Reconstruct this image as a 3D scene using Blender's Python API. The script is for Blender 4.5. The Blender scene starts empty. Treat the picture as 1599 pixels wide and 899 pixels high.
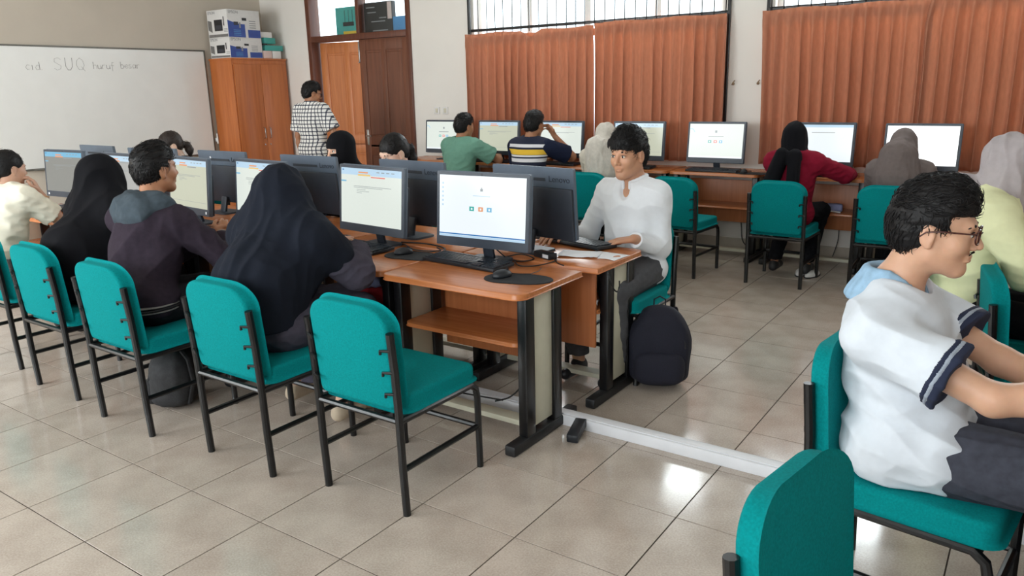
import bpy, bmesh, math, random
import numpy as np
from mathutils import Vector, Matrix

random.seed(7)
C = bpy.context.scene.collection
S = bpy.context.scene
PI = math.pi

# ---------------------------------------------------------------- camera
YAW, PITCH, ROLL = -0.6074651, 0.25380775, -0.02100998
FPX = 1197.4976
cam_data = bpy.data.cameras.new('camera')
cam_data.sensor_width = 36.0
cam_data.lens = FPX / 1599.0 * 36.0
cam_data.clip_start = 0.05
cam = bpy.data.objects.new('camera', cam_data)
C.objects.link(cam)
_f = Vector((math.sin(YAW) * math.cos(PITCH), math.cos(YAW) * math.cos(PITCH), -math.sin(PITCH)))
_r = Vector((math.cos(YAW), -math.sin(YAW), 0))
_u = _r.cross(_f)
_r2 = _r * math.cos(ROLL) + _u * math.sin(ROLL)
_u2 = -_r * math.sin(ROLL) + _u * math.cos(ROLL)
M = Matrix.Identity(4)
for i in range(3):
    M[i][0], M[i][1], M[i][2] = _r2[i], _u2[i], -_f[i]
M[0][3], M[1][3], M[2][3] = 4.01753399, -1.57432876, 1.56536529
cam.matrix_world = M
S.camera = cam

# ---------------------------------------------------------------- sky, light, exposure
world = bpy.data.worlds.new('sky')
S.world = world
world.use_nodes = True
wn = world.node_tree.nodes
wn['Background'].inputs[0].default_value = (0.86, 0.93, 1.0, 1)
wn['Background'].inputs[1].default_value = 3.2
S.view_settings.view_transform = 'Standard'
S.view_settings.look = 'None'
S.view_settings.gamma = 1.0
S.view_settings.use_curve_mapping = False
S.view_settings.exposure = 0.05


def area_light(name, loc, aim, sx, sy, power, col=(1, 1, 1)):
    d = bpy.data.lights.new(name, 'AREA')
    d.shape = 'RECTANGLE'
    d.size, d.size_y = sx, sy
    d.energy = power
    d.color = col
    o = bpy.data.objects.new(name, d)
    C.objects.link(o)
    o.location = loc
    o.rotation_euler = (Vector(aim) - Vector(loc)).to_track_quat('-Z', 'Y').to_euler()
    return o


# daylight standing in the window openings (all lie in the plane of real windows, just outside the glass)
area_light('daylight_back_window', (-0.10, 6.02, 2.62), (-0.10, 0, 0.9), 2.9, 0.75, 95, (0.95, 0.98, 1.0))
area_light('daylight_back_window', (3.65, 6.02, 2.62), (3.65, 0, 0.9), 3.4, 0.75, 105, (0.95, 0.98, 1.0))
area_light('daylight_front_window', (-2.6, -3.52, 1.85), (-2.2, 2.2, 0.6), 3.6, 1.5, 240, (0.98, 0.99, 1.0))

area_light('daylight_front_window', (2.6, -3.52, 1.85), (2.2, 2.2, 0.6), 3.6, 1.5, 105, (0.98, 0.99, 1.0))


# ---------------------------------------------------------------- materials
def lin(c):
    return tuple(((x / 255.0) / 12.92 if x / 255.0 <= 0.04045 else ((x / 255.0 + 0.055) / 1.055) ** 2.4) for x in c) + (1.0,)


def mat(name, rgb, rough=0.6, metal=0.0, noise=0.0, nscale=30.0, bump=0.0, bscale=200.0, spec=None, emit=None, sheen=0.0,
        stretch=(1, 1, 1), coat=0.0, sss=0.0):
    m = bpy.data.materials.new(name)
    m.use_nodes = True
    nt = m.node_tree
    b = nt.nodes['Principled BSDF']
    b.inputs['Base Color'].default_value = lin(rgb)
    b.inputs['Roughness'].default_value = rough
    b.inputs['Metallic'].default_value = metal
    if spec is not None:
        b.inputs['Specular IOR Level'].default_value = spec
    if sheen:
        b.inputs['Sheen Weight'].default_value = sheen
    if coat:
        b.inputs['Coat Weight'].default_value = coat
        b.inputs['Coat Roughness'].default_value = 0.08
    if sss:
        b.inputs['Subsurface Weight'].default_value = sss
        b.inputs['Subsurface Radius'].default_value = (0.012, 0.004, 0.002)
    if emit is not None:
        b.inputs['Emission Color'].default_value = lin(rgb)
        b.inputs['Emission Strength'].default_value = emit
    if noise or bump:
        tc = nt.nodes.new('ShaderNodeTexCoord')
        mp = nt.nodes.new('ShaderNodeMapping')
        mp.inputs['Scale'].default_value = stretch
        nt.links.new(tc.outputs['Object'], mp.inputs['Vector'])
    if noise:
        n = nt.nodes.new('ShaderNodeTexNoise')
        n.inputs['Scale'].default_value = nscale
        n.inputs['Detail'].default_value = 5
        nt.links.new(mp.outputs[0], n.inputs['Vector'])
        mr = nt.nodes.new('ShaderNodeMapRange')
        mr.inputs['From Min'].default_value = 0.25
        mr.inputs['From Max'].default_value = 0.75
        mr.inputs['To Min'].default_value = 1 - noise
        mr.inputs['To Max'].default_value = 1 + noise
        nt.links.new(n.outputs['Fac'], mr.inputs['Value'])
        mx = nt.nodes.new('ShaderNodeVectorMath')
        mx.operation = 'SCALE'
        mx.inputs[0].default_value = lin(rgb)[:3]
        nt.links.new(mr.outputs[0], mx.inputs['Scale'])
        nt.links.new(mx.outputs[0], b.inputs['Base Color'])
    if bump:
        n2 = nt.nodes.new('ShaderNodeTexNoise')
        n2.inputs['Scale'].default_value = bscale
        n2.inputs['Detail'].default_value = 3
        nt.links.new(mp.outputs[0], n2.inputs['Vector'])
        bp = nt.nodes.new('ShaderNodeBump')
        bp.inputs['Strength'].default_value = bump
        bp.inputs['Distance'].default_value = 0.002
        nt.links.new(n2.outputs['Fac'], bp.inputs['Height'])
        nt.links.new(bp.outputs[0], b.inputs['Normal'])
    return m


def wood(name, rgb_a, rgb_b, rough=0.35, axis=0, scale=1.0):
    """streaky veneer grain running along one axis of the object"""
    m = mat(name, rgb_a, rough)
    nt = m.node_tree
    b = nt.nodes['Principled BSDF']
    tc = nt.nodes.new('ShaderNodeTexCoord')
    mp = nt.nodes.new('ShaderNodeMapping')
    st = [38.0 * scale] * 3
    st[axis] = 2.2 * scale
    mp.inputs['Scale'].default_value = st
    n = nt.nodes.new('ShaderNodeTexNoise')
    n.inputs['Scale'].default_value = 1.0
    n.inputs['Detail'].default_value = 6
    n.inputs['Distortion'].default_value = 0.6
    cr = nt.nodes.new('ShaderNodeValToRGB')
    cr.color_ramp.elements[0].position = 0.3
    cr.color_ramp.elements[1].position = 0.72
    cr.color_ramp.elements[0].color = lin(rgb_a)
    cr.color_ramp.elements[1].color = lin(rgb_b)
    nt.links.new(tc.outputs['Object'], mp.inputs['Vector'])
    nt.links.new(mp.outputs[0], n.inputs['Vector'])
    nt.links.new(n.outputs['Fac'], cr.inputs['Fac'])
    nt.links.new(cr.outputs[0], b.inputs['Base Color'])
    return m


MT = {}
MT['teal'] = mat('teal_fabric', (0, 128, 130), 0.92, noise=0.16, nscale=160, bump=0.5, bscale=900, spec=0.12)
MT['black_metal'] = mat('black_painted_metal', (14, 14, 16), 0.32, noise=0.2, nscale=40)
MT['dark_metal'] = mat('dusty_black_metal', (26, 26, 28), 0.5, noise=0.3, nscale=30)
MT['desk_wood'] = wood('desk_wood', (174, 102, 56), (198, 124, 74), 0.27)
MT['panel_wood'] = wood('panel_wood', (176, 104, 60), (194, 120, 74), 0.4, axis=2)
MT['cab_wood'] = wood('cabinet_wood', (178, 98, 48), (200, 118, 64), 0.35, axis=2, scale=0.6)
MT['door_wood'] = wood('door_wood', (184, 108, 58), (206, 128, 74), 0.4, axis=2, scale=0.6)
MT['door_dark'] = wood('dark_door_wood', (104, 62, 44), (126, 78, 56), 0.4, axis=2, scale=0.6)
MT['frame_wood'] = wood('door_frame_wood', (88, 48, 32), (110, 62, 42), 0.4, axis=2, scale=0.6)
MT['cream_board'] = mat('cream_board', (206, 202, 182), 0.5, noise=0.06, nscale=12)
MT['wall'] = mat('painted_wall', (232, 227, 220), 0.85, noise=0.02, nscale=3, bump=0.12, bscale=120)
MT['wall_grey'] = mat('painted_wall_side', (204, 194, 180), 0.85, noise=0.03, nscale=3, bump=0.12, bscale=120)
MT['ceiling'] = mat('ceiling_paint', (232, 230, 224), 0.9, noise=0.02, nscale=4)
MT['board'] = mat('whiteboard_enamel', (240, 240, 237), 0.3, noise=0.02, nscale=5)
MT['alu'] = mat('aluminium', (120, 118, 112), 0.4, 0.8, noise=0.1)
MT['aio_slate'] = mat('slate_plastic', (88, 100, 114), 0.45, noise=0.06, nscale=20)  # slate lightened: light reflected off the upper back is put into the colour
MT['aio_bezel'] = mat('bezel_plastic', (52, 60, 72), 0.4, noise=0.05, nscale=20)
MT['aio_dark'] = mat('dark_slate_plastic', (46, 52, 62), 0.5, noise=0.1, nscale=20)
MT['aio_vent'] = mat('vent_plastic', (46, 52, 60), 0.6, noise=0.1, nscale=60)
MT['logo'] = mat('logo_grey', (52, 58, 66), 0.3, 0.3, noise=0.04)
MT['kb'] = mat('keyboard_plastic', (26, 30, 36), 0.45, noise=0.1, nscale=40)
MT['keys'] = mat('key_plastic', (38, 44, 52), 0.35, noise=0.1, nscale=90)
MT['pad'] = mat('mousepad_cloth', (24, 26, 30), 0.85, noise=0.15, nscale=200)
MT['cable'] = mat('cable_rubber', (18, 18, 20), 0.5, noise=0.1)
MT['white_plastic'] = mat('white_plastic', (232, 232, 230), 0.35, noise=0.03)
MT['paper'] = mat('paper', (238, 240, 244), 0.8, noise=0.02, nscale=8)
MT['sticker'] = mat('sticker_white', (225, 228, 232), 0.6, noise=0.03)
MT['ink'] = mat('marker_ink', (130, 124, 122), 0.8, noise=0.2, nscale=40)
MT['duct'] = mat('white_duct', (226, 226, 230), 0.45, noise=0.04, nscale=12)
MT['skirt'] = mat('skirting_tile', (196, 186, 172), 0.25, noise=0.05, nscale=20)
MT['leather'] = mat('black_bag_cloth', (24, 25, 40), 0.85, noise=0.2, nscale=120, bump=0.3, bscale=500)
MT['bag_dark'] = mat('worn_black_cloth', (44, 44, 46), 0.8, noise=0.35, nscale=40, bump=0.5, bscale=120)
MT['bag_beige'] = mat('beige_canvas', (150, 130, 104), 0.9, noise=0.2, nscale=60, bump=0.3, bscale=300)
MT['red_cloth'] = mat('red_cloth', (170, 26, 38), 0.85, noise=0.15, nscale=60)
MT['lilac_cloth'] = mat('lilac_cloth', (150, 156, 196), 0.85, noise=0.1, nscale=60)
MT['green_cloth'] = mat('green_cloth', (20, 100, 76), 0.85, noise=0.1, nscale=60)
MT['grout'] = mat('grout', (62, 52, 44), 0.95, noise=0.2, nscale=60)
MT['silver'] = mat('satin_steel', (190, 190, 188), 0.25, 0.9, noise=0.05)
MT['box_white'] = mat('box_card_white', (226, 224, 222), 0.6, noise=0.03)
MT['box_blue'] = mat('box_card_blue', (60, 84, 160), 0.6, noise=0.12, nscale=14)
MT['box_grey'] = mat('box_print_grey', (120, 118, 116), 0.6, noise=0.2, nscale=30)
MT['box_black'] = mat('box_card_black', (34, 34, 38), 0.5, noise=0.2, nscale=30)
MT['box_teal'] = mat('box_card_teal', (70, 166, 158), 0.6, noise=0.06, nscale=14)
MT['box_pink'] = mat('box_card_pink', (222, 196, 190), 0.6, noise=0.06, nscale=14)
MT['box_sky'] = mat('box_card_sky', (88, 150, 204), 0.6, noise=0.06, nscale=14)
MT['print_yellow'] = mat('print_yellow', (230, 190, 60), 0.6, noise=0.06, nscale=14)
MT['print_dark'] = mat('print_dark', (60, 62, 70), 0.6, noise=0.1, nscale=14)
MT['print_mid'] = mat('print_mid', (150, 150, 152), 0.6, noise=0.1, nscale=14)


def glass_mat():
    m = bpy.data.materials.new('window_glass')
    m.use_nodes = True
    nt = m.node_tree
    nt.nodes.remove(nt.nodes['Principled BSDF'])
    out = nt.nodes['Material Output']
    t = nt.nodes.new('ShaderNodeBsdfTransparent')
    t.inputs[0].default_value = (0.94, 0.97, 0.97, 1)
    g = nt.nodes.new('ShaderNodeBsdfGlossy')
    g.inputs['Roughness'].default_value = 0.02
    fr = nt.nodes.new('ShaderNodeFresnel')
    ge = nt.nodes.new('ShaderNodeNewGeometry')
    mi = nt.nodes.new('ShaderNodeMapRange')
    mi.inputs['To Min'].default_value = 1.45
    mi.inputs['To Max'].default_value = 1 / 1.45
    nt.links.new(ge.outputs['Backfacing'], mi.inputs['Value'])
    nt.links.new(mi.outputs[0], fr.inputs['IOR'])
    mx = nt.nodes.new('ShaderNodeMixShader')
    nt.links.new(fr.outputs[0], mx.inputs[0])
    nt.links.new(t.outputs[0], mx.inputs[1])
    nt.links.new(g.outputs[0], mx.inputs[2])
    nt.links.new(mx.outputs[0], out.inputs[0])
    return m


MT['glass'] = glass_mat()


def curtain_mat():
    m = mat('rust_curtain_cloth', (196, 138, 112), 0.9, noise=0.12, nscale=60, stretch=(1, 1, 0.25), bump=0.3, bscale=700, spec=0.1)
    nt = m.node_tree
    b = nt.nodes['Principled BSDF']
    out = nt.nodes['Material Output']
    tr = nt.nodes.new('ShaderNodeBsdfTranslucent')
    tr.inputs[0].default_value = lin((222, 164, 124))
    mx = nt.nodes.new('ShaderNodeMixShader')
    mx.inputs[0].default_value = 0.28
    nt.links.new(b.outputs[0], mx.inputs[1])
    nt.links.new(tr.outputs[0], mx.inputs[2])
    nt.links.new(mx.outputs[0], out.inputs[0])
    return m


MT['curtain'] = curtain_mat()


def tile_mat():
    m = mat('glazed_floor_tile', (190, 178, 163), 0.12, coat=0.0)
    nt = m.node_tree
    b = nt.nodes['Principled BSDF']
    tc = nt.nodes.new('ShaderNodeTexCoord')
    oi = nt.nodes.new('ShaderNodeObjectInfo')
    n1 = nt.nodes.new('ShaderNodeTexNoise')
    n1.inputs['Scale'].default_value = 140
    n1.inputs['Detail'].default_value = 4
    n2 = nt.nodes.new('ShaderNodeTexNoise')
    n2.inputs['Scale'].default_value = 5
    n2.inputs['Detail'].default_value = 3
    nt.links.new(tc.outputs['Object'], n1.inputs['Vector'])
    nt.links.new(tc.outputs['Object'], n2.inputs['Vector'])
    a = nt.nodes.new('ShaderNodeMath')
    a.operation = 'ADD'
    nt.links.new(n1.outputs['Fac'], a.inputs[0])
    nt.links.new(n2.outputs['Fac'], a.inputs[1])
    a2 = nt.nodes.new('ShaderNodeMath')
    a2.operation = 'MULTIPLY_ADD'
    nt.links.new(oi.outputs['Random'], a2.inputs[0])
    a2.inputs[1].default_value = 0.12
    nt.links.new(a.outputs[0], a2.inputs[2])
    cr = nt.nodes.new('ShaderNodeValToRGB')
    cr.color_ramp.elements[0].position = 0.75
    cr.color_ramp.elements[1].position = 1.0
    mrr = nt.nodes.new('ShaderNodeMapRange')
    mrr.inputs['From Min'].default_value = 0.7
    mrr.inputs['From Max'].default_value = 1.4
    nt.links.new(a2.outputs[0], mrr.inputs['Value'])
    cr.color_ramp.elements[0].position = 0.15
    cr.color_ramp.elements[1].position = 0.85
    cr.color_ramp.elements[0].color = lin((168, 154, 142))
    cr.color_ramp.elements[1].color = lin((193, 180, 168))
    nt.links.new(mrr.outputs[0], cr.inputs['Fac'])
    nt.links.new(cr.outputs[0], b.inputs['Base Color'])
    mr = nt.nodes.new('ShaderNodeMapRange')
    mr.inputs['To Min'].default_value = 0.07
    mr.inputs['To Max'].default_value = 0.22
    nt.links.new(n2.outputs['Fac'], mr.inputs['Value'])
    nt.links.new(mr.outputs[0], b.inputs['Roughness'])
    b.inputs['Specular IOR Level'].default_value = 0.75
    return m


MT['tile'] = tile_mat()


def emit_mat(name, rgb, st=1.0):
    m = mat(name, (8, 8, 8), 0.25, noise=0.02)
    b = m.node_tree.nodes['Principled BSDF']
    b.inputs['Emission Color'].default_value = lin(rgb)
    b.inputs['Emission Strength'].default_value = st
    return m


for nm, rgb, st in (('s_white', (238, 246, 250), 1.0), ('s_paper', (226, 234, 226), 0.95), ('s_cream', (214, 218, 196), 0.8),
                    ('s_bar', (188, 218, 240), 0.95), ('s_blue', (40, 120, 190), 0.9), ('s_teal', (60, 180, 170), 0.9),
                    ('s_orange', (240, 160, 110), 0.9), ('s_yellow', (244, 206, 130), 0.9), ('s_red', (238, 130, 120), 0.9),
                    ('s_text', (160, 168, 172), 0.8), ('s_glare', (252, 255, 255), 1.5), ('s_grey', (190, 192, 190), 0.75),
                    ('s_sky', (120, 190, 226), 0.9), ('s_dim', (158, 160, 156), 0.7)):
    MT[nm] = emit_mat('screen_' + nm[2:], rgb, st)

# ---------------------------------------------------------------- mesh helpers


def link(name, bm, mats, parent=None, smooth=0.6, loc=None, rot=None):
    """bmesh -> one mesh object"""
    me = bpy.data.meshes.new(name)
    bm.normal_update()
    if smooth:
        for f in bm.faces:
            f.smooth = True
        for e in bm.edges:
            if len(e.link_faces) == 2:
                e.smooth = e.calc_face_angle(0) < smooth
    bm.to_mesh(me)
    bm.free()
    if not isinstance(mats, (list, tuple)):
        mats = [mats]
    for m in mats:
        me.materials.append(MT[m] if isinstance(m, str) else m)
    o = bpy.data.objects.new(name, me)
    C.objects.link(o)
    if parent is not None:
        o.parent = parent
    if loc is not None:
        o.location = loc
    if rot is not None:
        o.rotation_euler = rot
    return o


def thing(name, label, cat, loc=(0, 0, 0), rotz=0.0, group=None):
    o = bpy.data.objects.new(name, None)
    o.empty_display_size = 0.1
    C.objects.link(o)
    o.location = loc
    o.rotation_euler = (0, 0, rotz)
    return tag(o, label, cat, group)


def tag(o, label, cat, group=None):
    o['label'] = label
    o['category'] = cat
    if group:
        o['group'] = group
    return o


def struct(o, kind='structure'):
    o['kind'] = kind
    return o


def dup(root, loc, rotz, label, group=None, skip=()):
    r = root.copy()
    C.objects.link(r)
    r.location = loc
    r.rotation_euler = (0, 0, rotz)
    r['label'] = label
    if group:
        r['group'] = group
    for ch in list(root.children):
        if ch.name.split('.')[0] in skip:
            continue
        c = ch.copy()
        C.objects.link(c)
        c.parent = r
        for g in ch.children:
            d = g.copy()
            C.objects.link(d)
            d.parent = c
    return r


def cube(bm, c, s, bev=0.0, seg=2, R=None, mi=0):
    n0 = len(bm.faces)
    m = Matrix.Translation(Vector(c)) @ (R.to_4x4() if R is not None else Matrix.Identity(4)) @ Matrix.Diagonal((s[0], s[1], s[2], 1))
    r = bmesh.ops.create_cube(bm, size=1.0, matrix=m)
    if bev > 0:
        es = list({e for v in r['verts'] for e in v.link_edges})
        bmesh.ops.bevel(bm, geom=es, offset=bev, segments=seg, affect='EDGES', profile=0.5)
    bm.faces.ensure_lookup_table()
    if mi:
        for f in bm.faces[n0:]:
            f.material_index = mi
        for v in r['verts']:
            if v.is_valid:
                for f in v.link_faces:
                    f.material_index = mi
    return bm


def frame_of(d):
    d = Vector(d).normalized()
    a = Vector((0, 0, 1)) if abs(d.z) < 0.9 else Vector((1, 0, 0))
    x = a.cross(d).normalized()
    return x, d.cross(x).normalized(), d


def tube(bm, pts, r, n=8, mi=0, caps=True, flat=1.0):
    """swept tube; r is a number or one radius per point"""
    pts = [Vector(p) for p in pts]
    rs = r if isinstance(r, (list, tuple)) else [r] * len(pts)
    rings = []
    x, y, _ = frame_of(pts[1] - pts[0])
    for i, p in enumerate(pts):
        if i == 0:
            d = pts[1] - pts[0]
        elif i == len(pts) - 1:
            d = pts[-1] - pts[-2]
        else:
            d = (pts[i + 1] - p).normalized() + (p - pts[i - 1]).normalized()
        d = d.normalized()
        x = (x - d * x.dot(d)).normalized()
        y = d.cross(x)
        rings.append([bm.verts.new(p + (x * math.cos(2 * PI * k / n) + y * flat * math.sin(2 * PI * k / n)) * rs[i]) for k in range(n)])
    for a, b in zip(rings, rings[1:]):
        for k in range(n):
            f = bm.faces.new((a[k], a[(k + 1) % n], b[(k + 1) % n], b[k]))
            f.material_index = mi
    if caps:
        f = bm.faces.new(list(reversed(rings[0])))
        f.material_index = mi
        f = bm.faces.new(rings[-1])
        f.material_index = mi
    return bm


def rrect(w, d, r, n=5, corners=(1, 1, 1, 1), cx=0, cy=0):
    """rounded rectangle outline; corners = BL, BR, TR, TL"""
    out = []
    for k, (sx, sy, a0) in enumerate(((-1, -1, PI), (1, -1, 1.5 * PI), (1, 1, 0), (-1, 1, 0.5 * PI))):
        if corners[k] and r > 0:
            px, py = cx + sx * (w / 2 - r), cy + sy * (d / 2 - r)
            for i in range(n + 1):
                a = a0 + i * PI / 2 / n
                out.append((px + r * math.cos(a), py + r * math.sin(a)))
        else:
            out.append((cx + sx * w / 2, cy + sy * d / 2))
    return out


def plate(bm, outline, z0, z1, bev=0.0, seg=2, mi=0, T=None):
    """extruded polygon with softened rims; T maps (x, y, z) to the wanted frame"""
    ver = [bm.verts.new((x, y, z0)) for x, y in outline]
    f = bm.faces.new(ver)
    r = bmesh.ops.extrude_face_region(bm, geom=[f])
    top = [v for v in r['geom'] if isinstance(v, bmesh.types.BMVert)]
    for v in top:
        v.co.z = z1
    f.normal_flip()
    allv = ver + top
    if bev > 0:
        es = [e for e in {e for v in allv for e in v.link_edges} if abs(e.verts[0].co.z - e.verts[1].co.z) < 1e-7]
        res = bmesh.ops.bevel(bm, geom=es, offset=bev, segments=seg, affect='EDGES', profile=0.5)
        allv = list({v for v in allv if v.is_valid} | {v for v in res['verts'] if v.is_valid})
    if mi:
        for v in allv:
            for g in v.link_faces:
                g.material_index = mi
    if T is not None:
        for v in allv:
            v.co = T @ v.co
    bmesh.ops.recalc_face_normals(bm, faces=bm.faces)
    return bm


def new():
    return bmesh.new()


def text_bm(s, size, depth=0.0006):
    cu = bpy.data.curves.new('txt', 'FONT')
    cu.body = s
    cu.size = size
    cu.extrude = depth
    cu.align_x = 'LEFT'
    cu.resolution_u = 3
    o = bpy.data.objects.new('txt', cu)
    C.objects.link(o)
    dg = bpy.context.evaluated_depsgraph_get()
    me = bpy.data.meshes.new_from_object(o.evaluated_get(dg))
    bm = new()
    bm.from_mesh(me)
    bpy.data.objects.remove(o)
    bpy.data.curves.remove(cu)
    bpy.data.meshes.remove(me)
    return bm


def add_text(name, s, size, mname, parent, T, depth=0.0006):
    bm = text_bm(s, size, depth)
    bm.transform(T)
    return link(name, bm, mname, parent, smooth=0)


def rz(a):
    return Matrix.Rotation(a, 3, 'Z')


def rx(a):
    return Matrix.Rotation(a, 3, 'X')


def ry(a):
    return Matrix.Rotation(a, 3, 'Y')


def quad(bm, p0, p1, p2, p3, mi=0):
    f = bm.faces.new([bm.verts.new(p) for p in (p0, p1, p2, p3)])
    f.material_index = mi
    return f

# ================================================================ the room
X0, X1, Y0, Y1, H = -5.3, 7.2, -3.4, 5.8, 3.25
T_ = 0.435                                        # tile pitch

# floor: recessed grout slab, 300 nearest visible tiles as pieces, the others joined
bm = new()
cube(bm, ((X0 + X1) / 2, (Y0 + Y1) / 2, -0.053), (X1 - X0 + 0.4, Y1 - Y0 + 0.4, 0.1))
floor = struct(link('floor', bm, 'grout'))


def pixel_of(p):
    d = Vector(p) - M.translation
    w = d.dot(_f)
    if w <= 0.05:
        return None
    return (799.5 + FPX * d.dot(_r2) / w, 449.5 - FPX * d.dot(_u2) / w)


tiles = []
for i in range(-13, 18):
    for j in range(-9, 15):
        ax, bx_, ay, by = max(i * T_, X0), min((i + 1) * T_, X1), max(j * T_, Y0), min((j + 1) * T_, Y1)
        if bx_ - ax < 0.02 or by - ay < 0.02:
            continue
        c = ((ax + bx_) / 2, (ay + by) / 2)
        vis = False
        for px, py in ((ax, ay), (bx_, ay), (bx_, by), (ax, by), c):
            q = pixel_of((px, py, 0))
            if q and -5 < q[0] < 1604 and -5 < q[1] < 904:
                vis = True
        tiles.append((0 if vis else 1, (Vector((c[0], c[1], 0)) - M.translation).length, ax, bx_, ay, by))
tiles.sort()


def tile_geo(bm, ax, bx_, ay, by, z1=0.0):
    g = 0.0026
    b = 0.0003
    o = [(ax + g, ay + g), (bx_ - g, ay + g), (bx_ - g, by - g), (ax + g, by - g)]
    i_ = [(ax + g + b, ay + g + b), (bx_ - g - b, ay + g + b), (bx_ - g - b, by - g - b), (ax + g + b, by - g - b)]
    lo = [bm.verts.new((x, y, -0.006)) for x, y in o]
    mid = [bm.verts.new((x, y, z1 - b)) for x, y in o]
    top = [bm.verts.new((x, y, z1)) for x, y in i_]
    for k in range(4):
        k2 = (k + 1) % 4
        bm.faces.new((lo[k], lo[k2], mid[k2], mid[k]))
        bm.faces.new((mid[k], mid[k2], top[k2], top[k]))
    bm.faces.new(top)


full = new()
tile_geo(full, -T_ / 2, T_ / 2, -T_ / 2, T_ / 2)
full_me = None
rest = new()
for n, (v, d, ax, bx_, ay, by) in enumerate(tiles):
    if n < 300:
        w_, h_ = bx_ - ax, by - ay
        if abs(w_ - T_) < 1e-6 and abs(h_ - T_) < 1e-6:
            if full_me is None:
                o = link('floor_tile', full, 'tile', floor, smooth=0)
                full_me = o.data
            else:
                o = bpy.data.objects.new('floor_tile', full_me)
                C.objects.link(o)
                o.parent = floor
        else:
            b2 = new()
            tile_geo(b2, -w_ / 2, w_ / 2, -h_ / 2, h_ / 2)
            o = link('floor_tile', b2, 'tile', floor, smooth=0)
        o.location = ((ax + bx_) / 2, (ay + by) / 2, random.uniform(-0.0002, 0.0002))
    else:
        tile_geo(rest, ax, bx_, ay, by)
struct(link('floor_tiles', rest, 'tile', floor, smooth=0), 'stuff')


def wall_panel(bm, axis, const, thick, a0, a1, z0, z1, holes):
    """a wall as boxes round rectangular holes (a, b, z, z)"""
    xs = sorted({a0, a1} | {h for q in holes for h in q[:2]})
    zs = sorted({z0, z1} | {h for q in holes for h in q[2:]})
    for xa, xb in zip(xs, xs[1:]):
        run = None
        for za, zb in zip(zs, zs[1:]):
            mx, mz = (xa + xb) / 2, (za + zb) / 2
            if any(q[0] < mx < q[1] and q[2] < mz < q[3] for q in holes):
                continue
            if axis == 'y':
                cube(bm, (mx, const, mz), (xb - xa, thick, zb - za))
            else:
                cube(bm, (const, mx, mz), (thick, xb - xa, zb - za))


WZ0, WZ1 = 1.0, 2.98
bm = new()
wall_panel(bm, 'y', Y1 + 0.09, 0.18, X0 - 0.18, X1 + 0.18, 0, H, [(-1.56, 1.36, WZ0, WZ1), (1.84, 5.4, WZ0, WZ1), (-4.36, -2.52, 0, 2.92)])
struct(link('wall_back', bm, 'wall', smooth=0))
bm = new()
cube(bm, (X0 - 0.09, (Y0 + Y1) / 2, H / 2), (0.18, Y1 - Y0, H))
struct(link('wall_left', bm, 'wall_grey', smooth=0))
bm = new()
cube(bm, (X1 + 0.09, (Y0 + Y1) / 2, H / 2), (0.18, Y1 - Y0, H))
struct(link('wall_right', bm, 'wall', smooth=0))
bm = new()
wall_panel(bm, 'y', Y0 - 0.09, 0.18, X0 - 0.18, X1 + 0.18, 0, H, [(-4.5, -0.7, 0.95, 2.75), (0.7, 4.5, 0.95, 2.75)])
struct(link('wall_front', bm, 'wall', smooth=0))
bm = new()
cube(bm, ((X0 + X1) / 2, (Y0 + Y1) / 2, H + 0.06), (X1 - X0 + 0.36, Y1 - Y0 + 0.36, 0.12))
struct(link('ceiling', bm, 'ceiling', smooth=0))

# skirting
bm = new()
cube(bm, (-4.86, Y1 - 0.005, 0.05), (0.86, 0.01, 0.1))
cube(bm, (2.36, Y1 - 0.005, 0.05), (9.6, 0.01, 0.1))
struct(link('baseboard_back', bm, 'skirt', smooth=0))
bm = new()
cube(bm, (X0 + 0.005, (Y0 + Y1) / 2, 0.05), (0.01, Y1 - Y0, 0.1))
struct(link('baseboard_left', bm, 'skirt', smooth=0))


def window(idx, xa, xb, za, zb, yc, mulls, sgn=1):
    """aluminium framed window: frame, mullions and one pane per light"""
    bm = new()
    cube(bm, ((xa + xb) / 2, yc, za + 0.025), (xb - xa, 0.07, 0.05))
    cube(bm, ((xa + xb) / 2, yc, zb - 0.025), (xb - xa, 0.07, 0.05))
    for x in (xa + 0.025, xb - 0.025):
        cube(bm, (x, yc, (za + zb) / 2), (0.05, 0.07, zb - za - 0.1))
    root = struct(link('window_%d' % idx, bm, 'white_plastic', smooth=0))
    edges = [xa + 0.05] + mulls + [xb - 0.05]
    for x in mulls:
        b = new()
        cube(b, (x, yc, (za + zb) / 2), (0.07, 0.06, zb - za - 0.1), 0.004)
        link('mullion', b, 'white_plastic', root)
    for a, b_ in zip(edges, edges[1:]):
        b = new()
        cube(b, ((a + b_) / 2, yc, (za + zb) / 2), (b_ - a - 0.06, 0.006, zb - za - 0.1))
        link('pane', b, 'glass', root, smooth=0)
    return root


w1 = window(1, -1.56, 1.36, WZ0, WZ1, Y1 + 0.12, [-0.86, -0.13, 0.66])
w2 = window(2, 1.84, 5.4, WZ0, WZ1, Y1 + 0.12, [2.55, 3.25, 3.95, 4.65])
window(3, -4.5, -0.7, 0.95, 2.75, Y0 - 0.12, [-3.55, -2.6, -1.65])

window(4, 0.7, 4.5, 0.95, 2.75, Y0 - 0.12, [1.65, 2.6, 3.55])


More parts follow.
